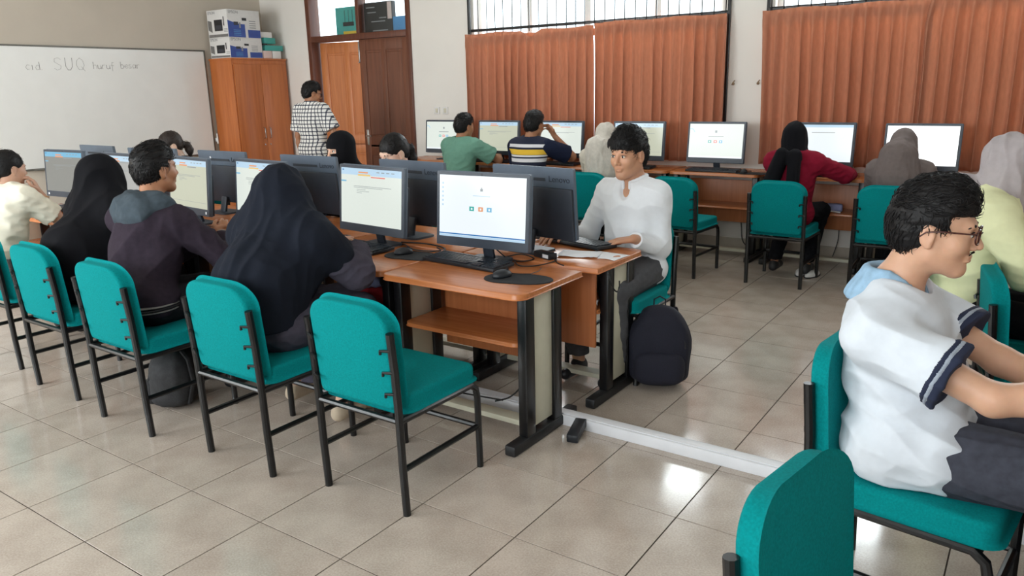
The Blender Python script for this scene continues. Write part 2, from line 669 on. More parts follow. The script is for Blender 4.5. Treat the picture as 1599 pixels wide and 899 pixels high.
def grille(xa, xb, label):
    g = thing('window_grille', label, 'grille', (0, Y1 - 0.03, 0))
    b = new()
    cube(b, ((xa + xb) / 2, 0, 2.215), (xb - xa, 0.022, 0.03), 0.003)
    link('rail', b, 'black_metal', g)
    b = new()
    cube(b, ((xa + xb) / 2, 0, 3.0), (xb - xa, 0.022, 0.03), 0.003)
    link('rail', b, 'black_metal', g)
    n = int((xb - xa) / 0.112)
    rod = None
    for k in range(n + 1):
        x = xa + 0.02 + k * (xb - xa - 0.04) / n
        if rod is None:
            b = new()
            tube(b, [(0, 0, 2.17), (0, 0, 3.0)], 0.0055, 6)
            rod = link('bar', b, 'black_metal', g)
            rod.location = (x, -0.012, 0)
        else:
            r2 = rod.copy()
            C.objects.link(r2)
            r2.parent = g
            r2.location = (x + random.uniform(-0.006, 0.006), -0.012, 0)
    b = new()
    cube(b, (xa - 0.01, 0.0, 2.595), (0.03, 0.02, 0.83), 0.003)
    link('side_bar', b, 'dark_metal', g)
    b = new()
    cube(b, (xb + 0.01, 0.0, 1.96), (0.03, 0.02, 2.1), 0.003)
    link('side_bar', b, 'black_metal', g)
    return g


grille(-1.60, 1.42, 'black steel bar grille across the window nearest the door')
grille(1.80, 5.45, 'black steel bar grille across the window behind the hijab-wearing students')


def curtain(xa, xb, zt, zb, label, seed, dip=None, taper=0.0, slit=0.0):
    """pleated cloth with a stitched heading, real thickness from solidify"""
    rnd = random.Random(seed)
    n = int((xb - xa) / 0.0075)
    rows = 30
    pl = max(0.07, (xb - xa) / round((xb - xa) / 0.105))
    ph = [rnd.uniform(-0.9, 0.9) for _ in range(200)]
    am = [rnd.uniform(0.55, 1.3) for _ in range(200)]
    bm = new()
    grid = []
    for r in range(rows + 1):
        t = r / rows
        z = zt + (zb - zt) * t
        row = []
        for i in range(n + 1):
            u = i / n
            x = xa + (xb - xa) * u
            s = (x - xa) / pl
            k = int(s)
            fr = s - k
            a0, a1 = am[k % 200], am[(k + 1) % 200]
            amp = (a0 * (1 - fr) + a1 * fr)
            ph_ = ph[k % 200] * (1 - fr) + ph[(k + 1) % 200] * fr
            # heading: sharp narrow pleats; body: broad folds
            w = 2 * PI * s + ph_ * (0.15 + 1.1 * min(1, t * 2.2))
            head = max(0.0, 1 - t / 0.08)
            y = -0.040 * amp * (0.55 + 0.6 * t) * math.sin(w) * (1 - 0.45 * head) - 0.006 * math.sin(2 * w + 1.3 * ph_) * min(1, t * 4)
            y -= 0.012 * math.sin(1.7 * s + seed) * t
            xx = x + 0.012 * math.cos(w) * min(1, t * 3) * amp
            xx = xa + (xx - xa) * (1 - taper * math.sin(t * PI * 0.5)) if taper > 0 else xb - (xb - xx) * (1 + taper * math.sin(t * PI * 0.5))
            zz = z + 0.006 * math.sin(s * 1.1 + seed) * (1 - t)
            xx += slit * max(0.0, 1 - t / 0.16) * math.exp(-(x - xa) / 0.12)
            if dip is not None:
                zz -= 0.07 * max(0, 1 - abs(x - dip) / 0.13) * (1 - t) ** 2
            # belly crease near the top shadow line
            row.append(bm.verts.new((xx, y - (0.005 if abs(t - 0.085) < 0.02 else 0), zz)))
        grid.append(row)
    for r in range(rows):
        for i in range(n):
            bm.faces.new((grid[r][i], grid[r + 1][i], grid[r + 1][i + 1], grid[r][i + 1]))
    root = thing('curtain', label, 'curtain', (0, Y1 - 0.105, 0), 0, 'rust curtains on the window wall')
    o = link('cloth', bm, 'curtain', root, smooth=3)
    md = o.modifiers.new('thickness', 'SOLIDIFY')
    md.thickness = 0.0018
    # stitched heading tape behind the pleats and its hooks
    b = new()
    cube(b, ((xa + xb) / 2, 0.040, zt - 0.06), (xb - xa - 0.02, 0.004, 0.07))
    link('heading_tape', b, 'curtain', root, smooth=0)
    hb = None
    k = 0
    x = xa + 0.04
    while x < xb - 0.02:
        if hb is None:
            b = new()
            tube(b, [(0, 0.042, zt - 0.05), (0, 0.055, zt - 0.02), (0, 0.062, zt + 0.01), (0, 0.05, zt + 0.015)], 0.002, 5)
            hb = link('hook', b, 'silver', root)
            hb.location = (x, 0, 0)
        else:
            h2 = hb.copy()
            C.objects.link(h2)
            h2.parent = root
            h2.location = (x, 0, 0)
        x += pl * 2
    return root


curtain(-1.62, 0.044, 2.175, 0.80, 'rust pleated curtain left of the white light gap, beside the door wall', 3, dip=-0.72)
curtain(0.055, 1.43, 2.20, 0.84, 'rust pleated curtain behind the white-shirted man, right of the light gap', 11)
curtain(1.76, 3.125, 2.20, 0.84, 'rust pleated curtain behind the woman in crimson', 23, taper=-0.03)
curtain(3.062, 5.2, 2.23, 0.84, 'rust pleated curtain at the right edge of the photo, past the narrow light slit', 31, slit=0.05)

# tie-back hooks on the pier
for k, (x, lab) in enumerate(((1.49, 'small brass curtain tie-back hook beside the black grille bar'), (1.725, 'small brass curtain tie-back hook at the edge of the right-hand curtain'))):
    t = thing('curtain_hook', lab, 'hook', (x, Y1, 1.57))
    b = new()
    tube(b, [(0, -0.001, 0), (0, -0.006, 0)], 0.014, 10)
    link('rose', b, 'bag_beige', t)
    b = new()
    tube(b, [(0, -0.006, 0), (0, -0.04, -0.005), (0.012, -0.05, 0.012), (0.03, -0.05, 0.03)], 0.005, 6)
    link('prong', b, 'bag_beige', t)

# ---------------------------------------------------------------- door with transom
bm = new()
yf = Y1 + 0.07
for x in (-4.36 + 0.035, -2.52 - 0.035):
    cube(bm, (x, yf, 1.46), (0.07, 0.18, 2.92), 0.005)
cube(bm, (-3.44, yf, 2.255), (1.70, 0.18, 0.075), 0.005)
cube(bm, (-3.44, yf, 2.89), (1.70, 0.18, 0.06), 0.005)
cube(bm, (-3.42, yf, 2.575), (0.06, 0.14, 0.57), 0.005)
dframe = struct(link('trim_1', bm, 'frame_wood'))
for xa, xb in ((-4.29, -3.45), (-3.39, -2.59)):
    b = new()
    cube(b, ((xa + xb) / 2, yf - 0.02, 2.575), (xb - xa, 0.006, 0.565))
    link('transom_pane', b, 'glass', dframe, smooth=0)


def door_leaf(name, w, h, m, hinge_x, y, ang, hand, panels):
    """frame-and-panel leaf: stiles, rails, raised panels"""
    root = bpy.data.objects.new(name, None)
    C.objects.link(root)
    struct(root)
    root.location = (hinge_x, y, 0.005)
    root.rotation_euler = (0, 0, ang)
    s = hand
    b = new()
    cube(b, (s * w / 2, 0, h / 2), (w, 0.022, h))
    link('door_core', b, m, root, smooth=0)
    for x in (0.055, w / 2, w - 0.055):
        b = new()
        cube(b, (s * x, 0, h / 2), (0.11 if x != w / 2 else 0.08, 0.042, h), 0.004)
        link('stile', b, m, root)
    for z in (0.1, 0.82, 0.93, h - 0.06):
        b = new()
        cube(b, (s * w / 2, 0, z), (w - 0.01, 0.04, 0.14 if z > 0.5 else 0.2), 0.004)
        link('rail', b, m, root)
    pw = (w - 0.11 * 2 - 0.08) / 2
    for x in (0.11 + pw / 2, w - 0.11 - pw / 2):
        for za, zb in ((0.2, 0.75), (1.0, h - 0.13)):
            b = new()
            cube(b, (s * x, 0, (za + zb) / 2), (pw - 0.03, 0.034, zb - za - 0.03), 0.012, 1)
            link('raised_panel', b, m, root)
    b = new()
    tube(b, [(s * (w - 0.06), -0.02, 1.0), (s * (w - 0.06), -0.06, 1.0), (s * (w - 0.17), -0.065, 1.0)], 0.009, 8)
    cube(b, (s * (w - 0.06), -0.022, 0.98), (0.045, 0.006, 0.2), 0.002)
    link('door_handle', b, 'silver', root)
    return root


door_leaf('door_1', 0.84, 2.2, 'door_wood', -4.27, Y1 + 0.13, math.radians(13), 1, None)
d2 = door_leaf('door_2', 0.85, 2.2, 'door_dark', -2.60, Y1 + 0.05, 0, -1, None)
b = new()
cube(b, (-0.845, -0.026, 2.06), (0.022, 0.012, 0.26), 0.003)
tube(b, [(-0.845, -0.03, 1.93), (-0.845, -0.045, 1.93)], 0.008, 8)
link('bolt', b, 'silver', d2)

# ground outside the door
bm = new()
cube(bm, (0, 9.0, -0.08), (22, 6.0, 0.1))
struct(link('floor_outside', bm, 'skirt', smooth=0))
# white cable duct on the floor
bm = new()
cube(bm, (3.35, 1.385, 0.026), (7.4, 0.075, 0.052), 0.003)
o = struct(link('trim_2', bm, 'duct'))
b = new()
cube(b, (3.35, 1.385, 0.0545), (7.4, 0.05, 0.004), 0.001)
link('duct_lid', b, 'duct', o)

# ---------------------------------------------------------------- whiteboard
wb = thing('whiteboard', 'wide white board with faint handwriting on the left wall', 'whiteboard', (X0, 0, 0))
ya, yb, za, zb = 0.6, 4.82, 0.80, 2.13
b = new()
cube(b, (0.012, (ya + yb) / 2, (za + zb) / 2), (0.012, yb - ya, zb - za))
link('writing_surface', b, 'board', wb, smooth=0)
for c, s_ in (((0.014, (ya + yb) / 2, zb), (0.026, yb - ya + 0.02, 0.018)), ((0.014, (ya + yb) / 2, za), (0.026, yb - ya + 0.02, 0.02)),
              ((0.014, ya, (za + zb) / 2), (0.026, 0.018, zb - za)), ((0.014, yb, (za + zb) / 2), (0.026, 0.018, zb - za))):
    b = new()
    cube(b, c, s_, 0.003)
    link('rim', b, 'alu', wb)
b = new()
cube(b, (0.05, 3.3, za - 0.005), (0.07, 1.6, 0.012), 0.003)
link('pen_tray', b, 'alu', wb)

# handwriting: letter strokes in unit boxes, drawn as thin raised marks
GL = {
    'S': [[(.9, .85), (.6, 1), (.2, .9), (.15, .65), (.5, .5), (.85, .35), (.75, .08), (.35, 0), (.05, .15)]],
    'U': [[(.1, 1), (.1, .3), (.3, .02), (.6, .02), (.85, .3), (.9, 1)]],
    'Q': [[(.5, 1), (.15, .8), (.05, .4), (.3, .05), (.7, .05), (.95, .4), (.85, .8), (.5, 1)], [(.6, .3), (1.0, -.08)]],
    'c': [[(.8, .55), (.4, .65), (.1, .35), (.3, .02), (.8, .1)]],
    'i': [[(.4, .6), (.4, 0)]],
    'd': [[(.8, .5), (.4, .62), (.1, .3), (.3, 0), (.8, .12)], [(.82, 1), (.82, 0)]],
    'h': [[(.15, 1), (.15, 0)], [(.15, .4), (.5, .62), (.8, .4), (.8, 0)]],
    'u': [[(.15, .6), (.15, .15), (.4, 0), (.75, .15), (.8, .6), (.85, 0)]],
    'r': [[(.2, .6), (.2, 0)], [(.2, .4), (.5, .62), (.8, .55)]],
    'f': [[(.8, .95), (.5, 1), (.4, .7), (.4, -.3)], [(.1, .5), (.8, .5)]],
    'b': [[(.15, 1), (.15, 0), (.6, 0), (.85, .3), (.5, .6), (.15, .45)]],
    'e': [[(.1, .3), (.8, .35), (.6, .62), (.2, .5), (.15, .15), (.5, 0), (.85, .12)]],
    's': [[(.75, .55), (.35, .62), (.2, .42), (.7, .22), (.55, 0), (.15, .06)]],
    'a': [[(.75, .55), (.35, .62), (.1, .3), (.3, 0), (.75, .2)], [(.78, .6), (.8, 0)]],
    '.': [[(.3, .0), (.38, .06)]],
}


def write(bm, s, y, z, h, adv, r):
    for ch in s:
        if ch in GL:
            for st in GL[ch]:
                tube(bm, [(0.0186, y + px * h * 0.72, z + pz * h) for px, pz in st], r, 4, flat=0.35)
        y += adv


for s_, y_, z_, h_, ad in (('cid.', 2.59, 1.875, 0.085, 0.05), ('SUQ', 2.89, 1.875, 0.135, 0.125), ('huruf', 3.33, 1.89, 0.08, 0.052), ('besar', 3.66, 1.90, 0.075, 0.05)):
    b = new()
    write(b, s_, y_, z_, h_, ad, 0.0028)
    struct(link('handwriting', b, 'ink', wb), 'stuff')
t = thing('marker_pen', 'white whiteboard marker standing upright at the right edge of the whiteboard', 'marker', (X0 + 0.045, 4.86, 0.93))
b = new()
tube(b, [(0, 0, 0), (0, 0, 0.1)], 0.011, 10)
link('barrel', b, 'white_plastic', t)
b = new()
tube(b, [(0, 0, 0.1), (0, 0, 0.135)], 0.009, 10)
link('cap', b, 'white_plastic', t)
b = new()
cube(b, (-0.022, 0, 0.05), (0.045, 0.03, 0.05), 0.004)
link('clip_holder', b, 'white_plastic', t)

# wall switches by the door
for k, x in enumerate((-2.16, -2.03)):
    t = thing('wall_switch', ('white wall switch plate, nearer the dark door leaf' if k == 0 else 'white wall switch plate, nearer the rust curtain'), 'switch', (x, Y1, 1.33))
    b = new()
    cube(b, (0, -0.006, 0), (0.085, 0.012, 0.085), 0.003)
    link('plate', b, 'box_white', t)
    b = new()
    cube(b, (0, -0.014, 0), (0.035, 0.008, 0.05), 0.002)
    link('rocker', b, 'cream_board', t)

# ---------------------------------------------------------------- cabinet and boxes
cab = thing('cabinet', 'tall orange-brown two-door wooden cabinet in the corner beside the whiteboard', 'cabinet', (X0 + 0.03, 4.88, 0))
CD, CW, CH = 0.46, 0.88, 2.03      # depth (x), width (y), height
for c, s_, n_ in (((CD / 2, 0.009, CH / 2), (CD, 0.018, CH), 'side_panel'), ((CD / 2, CW - 0.009, CH / 2), (CD, 0.018, CH), 'side_panel'),
                  ((0.006, CW / 2, CH / 2), (0.012, CW - 0.036, CH), 'back_panel'), ((CD / 2, CW / 2, CH - 0.012), (CD + 0.02, CW + 0.012, 0.024), 'top_panel'),
                  ((CD / 2, CW / 2, 0.05), (CD - 0.02, CW - 0.036, 0.1), 'plinth'), ((CD - 0.004, CW / 2, CH - 0.055), (0.016, CW - 0.036, 0.06), 'top_rail')):
    b = new()
    cube(b, c, s_, 0.002)
    link(n_, b, 'cab_wood', cab)
for k in (0, 1):
    ya_ = 0.02 + k * (CW - 0.036) / 2
    b = new()
    cube(b, (CD + 0.004, ya_ + (CW - 0.036) / 4 - 0.002, 1.035), (0.018, (CW - 0.036) / 2 - 0.005, 1.83), 0.002)
    d = link('cabinet_door', b, 'cab_wood', cab)
    yh = CW / 2 + (-0.045 if k == 0 else 0.045)
    b = new()
    tube(b, [(CD + 0.012, yh, 0.98), (CD + 0.045, yh, 0.995), (CD + 0.045, yh, 1.115), (CD + 0.012, yh, 1.13)], 0.007, 8)
    link('handle', b, 'silver', d)
    b = new()
    tube(b, [(CD + 0.013, yh, 0.90), (CD + 0.019, yh, 0.90)], 0.011, 10)
    link('keyhole', b, 'silver', d)


def box_thing(name, label, loc, size, m, rotz=0.0, group=None):
    t = thing(name, label, 'box', loc, rotz, group)
    b = new()
    cube(b, (0, 0, size[2] / 2), size, 0.002)
    link('carton', b, m, t)
    b = new()
    cube(b, (0, 0, size[2] + 0.0003), (size[0] * 0.98, 0.03, 0.0006))
    link('tape', b, 'print_mid', t, smooth=0)
    return t


def printer_box(label, z, h):
    w, d = 0.42, 0.50          # x depth, y width
    t = box_thing('printer_box', label, (X0 + 0.03 + CD / 2 + 0.01, 4.88 + 0.265, z), (w, d, h), 'box_white')
    xf = w / 2 + 0.0006
    b = new()
    # front face (+x): swoosh of blue, panels
    n = 14
    top = [(xf, -d / 2 + 0.26 * k / n, h * (0.62 - 0.13 * math.sin(k / n * PI * 0.55))) for k in range(n + 1)]
    bot = [(xf, -d / 2 + 0.26 * k / n, 0.006) for k in range(n + 1)]
    for k in range(n):
        quad(b, bot[k], bot[k + 1], top[k + 1], top[k], 0)
    quad(b, (xf, 0.05, 0.006), (xf, d / 2 - 0.005, 0.006), (xf, d / 2 - 0.005, h * 0.3), (xf, 0.05, h * 0.3), 0)
    quad(b, (xf + .0004, -0.03, h * 0.62), (xf + .0004, 0.04, h * 0.62), (xf + .0004, 0.04, h * 0.72), (xf + .0004, -0.03, h * 0.72), 1)
    quad(b, (xf + .0004, -0.16, h * 0.45), (xf + .0004, -0.09, h * 0.45), (xf + .0004, -0.09, h * 0.57), (xf + .0004, -0.16, h * 0.57), 2)
    quad(b, (xf + .0004, -0.08, h * 0.35), (xf + .0004, -0.055, h * 0.35), (xf + .0004, -0.055, h * 0.55), (xf + .0004, -0.08, h * 0.55), 3)
    for k in range(4):
        quad(b, (xf + .0004, -0.17, h * (0.08 + 0.06 * k)), (xf + .0004, -0.06, h * (0.08 + 0.06 * k)), (xf + .0004, -0.06, h * (0.10 + 0.06 * k)), (xf + .0004, -0.17, h * (0.10 + 0.06 * k)), 4)
        quad(b, (xf + .0004, 0.08, h * (0.36 + 0.08 * k)), (xf + .0004, 0.18, h * (0.36 + 0.08 * k)), (xf + .0004, 0.18, h * (0.39 + 0.08 * k)), (xf + .0004, 0.08, h * (0.39 + 0.08 * k)), 3)
    # side face (-y): printer picture
    yf_ = -d / 2 - 0.0006
    quad(b, (-0.07, yf_, h * 0.25), (0.1, yf_, h * 0.25), (0.1, yf_, h * 0.65), (-0.07, yf_, h * 0.65), 1)
    quad(b, (-0.045, yf_ - .0004, h * 0.3), (0.075, yf_ - .0004, h * 0.3), (0.075, yf_ - .0004, h * 0.45), (-0.045, yf_ - .0004, h * 0.45), 2)
    quad(b, (-0.2, yf_, 0.01), (0.2, yf_, 0.01), (0.2, yf_, h * 0.13), (-0.2, yf_, h * 0.13), 5)
    quad(b, (-0.2, yf_, h * 0.3), (-0.12, yf_, h * 0.2), (-0.12, yf_, h * 0.6), (-0.2, yf_, h * 0.65), 5)
    quad(b, (0.12, yf_, h * 0.45), (0.14, yf_, h * 0.4), (0.14, yf_, h * 0.75), (0.12, yf_, h * 0.75), 1)
    for k in range(3):
        quad(b, (0.12, yf_ - .0002, h * (0.2 + 0.05 * k)), (0.2, yf_ - .0002, h * (0.2 + 0.05 * k)), (0.2, yf_ - .0002, h * (0.22 + 0.05 * k)), (0.12, yf_ - .0002, h * (0.22 + 0.05 * k)), 3)
    link('print', b, ['box_blue', 'box_black', 'print_dark', 'print_mid', 'box_sky', 'box_grey'], t, smooth=0)
    add_text('lettering', 'EPSON', 0.05, 'print_mid', t, Matrix(((0, 0, 1, xf + 0.0006), (1, 0, 0, -d / 2 + 0.02), (0, 1, 0, h * 0.86), (0, 0, 0, 1))))
    add_text('lettering', 'EPSON', 0.05, 'print_mid', t, Matrix(((1, 0, 0, -w / 2 + 0.02), (0, 0, -1, yf_ - 0.0006), (0, 1, 0, h * 0.86), (0, 0, 0, 1))))
    return t


printer_box('white and blue printer carton lying directly on the cabinet top', CH, 0.25)
printer_box('white and blue printer carton on top of another, topmost and larger', CH + 0.2515, 0.345)
bxx = X0 + 0.03 + 0.30
box_thing('small_box', 'small pale pink carton on the cabinet beside the printer cartons, left of two', (bxx + .05, 5.48, CH), (0.2, 0.14, 0.1), 'box_pink')
box_thing('small_box', 'small pale carton on the cabinet top, rightmost of the bottom layer', (bxx + .05, 5.63, CH), (0.2, 0.14, 0.1), 'box_white')
box_thing('small_box', 'flat teal and black carton above the pale small cartons', (bxx + .03, 5.60, CH + 0.102), (0.22, 0.30, 0.07), 'box_teal')
b_ = box_thing('small_box', 'black carton squeezed against the printer cartons in the small stack', (bxx + .12, 5.44, CH + 0.1735), (0.1, 0.05, 0.02), 'box_black')
box_thing('small_box', 'flat teal carton near the top of the small stack', (bxx + .03, 5.54, CH + 0.195), (0.2, 0.2, 0.075), 'box_teal', 0.12)
box_thing('small_box', 'small white carton with blue end, topmost of the small stack', (bxx + .05, 5.51, CH + 0.272), (0.16, 0.17, 0.07), 'box_white', -0.1)

# boxes on the transom ledge above the door (behind its glass, on the frame head)
zt = 2.2935
t = box_thing('router_box', 'teal router carton with a picture of a black router, in the transom above the door', (-3.68, yf + 0.045, zt), (0.42, 0.07, 0.34), 'box_teal')
b = new()
fy = -0.0358
cube(b, (0.02, fy, 0.13), (0.2, 0.0012, 0.05), 0.0)
for x in (-0.04, 0.03, 0.1):
    cube(b, (x, fy, 0.22), (0.007, 0.0012, 0.16))
link('router_picture', b, 'box_black', t, smooth=0)
b = new()
cube(b, (0.06, fy, 0.022), (0.28, 0.0012, 0.04))
link('yellow_band', b, 'print_yellow', t, smooth=0)
t = box_thing('monitor_box', 'black carton with pale printing, in the transom above the dark door leaf', (-3.13, yf + 0.045, zt), (0.48, 0.07, 0.36), 'box_black')
b = new()
for z_, xa, xb in ((0.30, -0.2, -0.05), (0.24, -0.18, -0.03), (0.17, 0.02, 0.14), (0.13, -0.12, 0.12), (0.02, -0.1, 0.16)):
    cube(b, ((xa + xb) / 2, fy, z_), (xb - xa, 0.0012, 0.012))
link('print', b, 'print_mid', t, smooth=0)
b = new()
cube(b, (0.2, fy, 0.25), (0.07, 0.0012, 0.2))
link('label', b, 'box_pink', t, smooth=0)
box_thing('small_box', 'blue carton beside the black one in the transom', (-2.78, yf + 0.045, zt), (0.2, 0.07, 0.17), 'box_sky')

# ================================================================ furniture builders
def make_chair():
    """green padded chair, faces local +y, rear posts at y=0; origin on the floor between the posts"""
    t = thing('padded_chair', 'x', 'chair')
    W = 0.205
    # seat cushion, its rear end between the posts
    b = new()
    plate(b, rrect(0.425, 0.44, 0.045, 5, cy=0.262), 0.402, 0.467, 0.016, 3)
    link('seat', b, 'teal', t, smooth=1.2)
    # back cushion (outline in x-z, thickness along y), leaning and slightly dished
    b = new()
    ft = 0.0155
    BT = 0.825
    out = rrect(0.402, BT - 0.425, 0.03, 7, (1, 1, 0, 0), cy=(BT + 0.425) / 2)[:16]
    for sx, a0 in ((1, 0), (-1, 0.5 * PI)):
        for i in range(9):
            a = a0 + i * PI / 2 / 8
            out.append((sx * (0.2025 - 0.115) + 0.115 * math.cos(a), BT - 0.085 + 0.085 * math.sin(a)))
    T = Matrix(((1, 0, 0, 0), (0, 0, -1, 0.0), (0, 1, 0, 0), (0, 0, 0, 1)))
    plate(b, out, -0.048, 0.006, 0.014, 3, T=T)
    for v in b.verts:
        zz = v.co.z - 0.45
        v.co.y += -0.085 * zz + 0.018 * (abs(v.co.x) / 0.2) ** 2 - 0.012
    link('backrest', b, 'teal', t, smooth=1.2)
    W = 0.215
    for s in (-1, 1):
        b = new()
        tube(b, [(s * W, 0.012, 0), (s * W, 0.004, 0.2), (s * W, 0.0, 0.42), (s * W, -0.008, 0.58), (s * W, -0.022, 0.735)], ft, 10)
        link('rear_leg', b, 'black_metal', t)
        b = new()
        tube(b, [(s * W, 0.478, 0), (s * W, 0.472, 0.32), (s * W, 0.462, 0.362), (s * W, 0.43, 0.386), (s * W, 0.0, 0.388)], 0.0145, 10)
        link('front_leg', b, 'black_metal', t)
        b = new()
        tube(b, [(s * W, 0.005, 0.19), (s * W, 0.472, 0.19)], 0.012, 8)
        link('stretcher', b, 'black_metal', t)
        for z in (0.50, 0.585, 0.67):
            b = new()
            y_ = -0.012 - (z - 0.5) * 0.085
            tube(b, [(s * W, y_, z), (s * (W - 0.034), y_ - 0.014, z), (s * (W - 0.036), y_ - 0.012, z - 0.014)], 0.006, 6)
            link('bracket', b, 'black_metal', t)
    b = new()
    tube(b, [(-W, 0.0, 0.388), (W, 0.0, 0.388)], 0.012, 8)
    link('rear_rail', b, 'black_metal', t)
    b = new()
    tube(b, [(-W, 0.44, 0.378), (W, 0.44, 0.378)], 0.011, 8)
    link('front_rail', b, 'black_metal', t)
    b = new()
    tube(b, [(-W, 0.472, 0.19), (W, 0.472, 0.19)], 0.012, 8)
    link('cross_stretcher', b, 'black_metal', t)
    return t


CH_G = 'green padded chairs'
chair0 = make_chair()
chairs = [
    (1.965, 0.325, 0.0, 'empty green padded chair in front of the nearest desk, dark stretcher frame fully visible'),
    (1.275, 0.25, 0.0, 'green padded chair of the person in the long dark hijab'),
    (0.46, 0.195, 0.0, 'green padded chair behind the man in the dark hooded jacket'),
    (-0.305, 0.235, 0.0, 'green padded chair behind the person in the black hijab, left side'),
    (-1.10, 0.30, 0.0, 'green padded chair cut by the left edge of the photo'),
    (2.125, 2.47, PI, 'green padded chair of the man in the white shirt'),
    (0.66, 4.42, 0.0, 'green padded chair behind the beige hijab by the curtains'),
    (1.50, 4.40, -0.06, 'empty green padded chair at the window-wall desk, third from the right'),
    (2.34, 4.47, -0.02, 'green padded chair of the woman in crimson with a black scarf'),
    (3.12, 4.50, 0.05, 'green padded chair of the woman in the grey-brown hijab'),
    (3.59, 0.80, -PI / 2 - 0.13, 'green padded chair of the man in the pale polo shirt'),
    (3.695, -0.14, -PI / 2 - 0.17, 'green padded chair nearest the camera, only its backrest showing'),
    (3.91, 1.98, -PI / 2 + 0.16, 'empty green padded chair seen edge-on at the right edge'),
    (3.60, 2.42, -PI / 2, 'green padded chair under the woman in pale yellow'),
]
for k, (x, y, a, lab) in enumerate(chairs):
    if k == 0:
        chair0.location = (x, y, 0)
        chair0.rotation_euler = (0, 0, a)
        chair0['label'] = lab
        chair0['group'] = CH_G
    else:
        dup(chair0, (x, y, 0), a, lab, CH_G)


def make_desk(zt=0.73, w=0.81):
    """computer desk; user stands at -y, front edge at y=0; origin on the floor mid-front"""
    t = thing('computer_desk', 'x', 'desk')
    b = new()
    plate(b, rrect(w, 0.52, 0.055, 6, (1, 1, 0, 0), cy=0.26), zt - 0.026, zt, 0.005, 2)
    link('desktop', b, 'desk_wood', t, smooth=0.8)
    b = new()
    plate(b, rrect(w - 0.13, 0.32, 0.05, 5, (1, 1, 0, 0), cy=0.235), 0.465, 0.483, 0.004, 2)
    link('keyboard_shelf', b, 'desk_wood', t, smooth=0.8)
    b = new()
    cube(b, (0, 0.405, 0.49), (w - 0.14, 0.016, 0.40), 0.002)
    link('modesty_panel', b, 'panel_wood', t)
    b = new()
    cube(b, (0, 0.20, 0.064), (w - 0.14, 0.075, 0.026), 0.003)
    link('footrest', b, 'cream_board', t)
    for s in (-1, 1):
        x = s * (w / 2 - 0.045)
        for y in (0.105, 0.335):
            b = new()
            cube(b, (x, y, (zt - 0.026 + 0.05) / 2), (0.048, 0.07, zt - 0.026 - 0.05), 0.006)
            link('leg', b, 'black_metal', t)
        b = new()
        cube(b, (x, 0.22, (zt + 0.05) / 2), (0.02, 0.17, zt - 0.03 - 0.075), 0.002)
        link('side_panel', b, 'cream_board', t)
        b = new()
        cube(b, (x, 0.235, 0.027), (0.055, 0.55, 0.05), 0.008)
        link('foot', b, 'dark_metal', t)
    return t


def make_aio():
    """all-in-one computer, screen faces -y; origin on the desk under the stand"""
    t = thing('all_in_one_computer', 'x', 'computer')
    W2, Hh, zb = 0.545, 0.37, 0.075
    R = rx(math.radians(-5))

    def T(bm):
        m4 = Matrix.Translation((0, -0.03, zb)) @ R.to_4x4()
        bm.transform(m4)
        return bm
    b = new()
    plate(b, rrect(W2, Hh, 0.008, 2, cy=Hh / 2), -0.012, 0.012, 0.003, 1, T=Matrix(((1, 0, 0, 0), (0, 0, -1, 0), (0, 1, 0, 0), (0, 0, 0, 1))))
    link('casing', T(b), 'aio_slate', t)
    b = new()
    cube(b, (0, -0.0119, Hh / 2), (W2 - 0.004, 0.0008, Hh - 0.004))
    link('bezel', T(b), 'aio_bezel', t, smooth=0)
    b = new()
    cube(b, (0, 0.021, 0.136), (W2 - 0.006, 0.020, 0.268), 0.007, 2)
    link('back_cover', T(b), 'aio_dark', t)
    b = new()
    cube(b, (0.03, 0.0125, Hh - 0.062), (0.24, 0.003, 0.016), 0.0)
    link('vent', T(b), 'aio_vent', t, smooth=0)
    m = Matrix(((-1, 0, 0, -0.112), (0, 0, 1, 0.0128), (0, 1, 0, Hh - 0.072), (0, 0, 0, 1)))
    b = text_bm('Lenovo', 0.046, 0.0006)
    b.transform(m)
    link('logo', T(b), 'logo', t, smooth=0)
    b = new()
    cube(b, (0, -0.0125, Hh - 0.011), (0.008, 0.002, 0.005), 0)
    link('webcam', T(b), 'box_black', t, smooth=0)
    b = new()
    cube(b, (0, 0.028, 0.06), (0.06, 0.018, 0.115), 0.004, R=rx(0.22))
    link('stand_neck', b, 'aio_dark', t)
    b = new()
    plate(b, rrect(0.22, 0.17, 0.03, 4, cy=0.02), 0.0, 0.012, 0.003, 1)
    link('stand_base', b, 'aio_dark', t)
    return t, T


aio0, TA = make_aio()
W2, HH = 0.545, 0.37
SW, SZ0, SZ1 = 0.254, 0.045, 0.352          # half width, bottom, top of the lit area


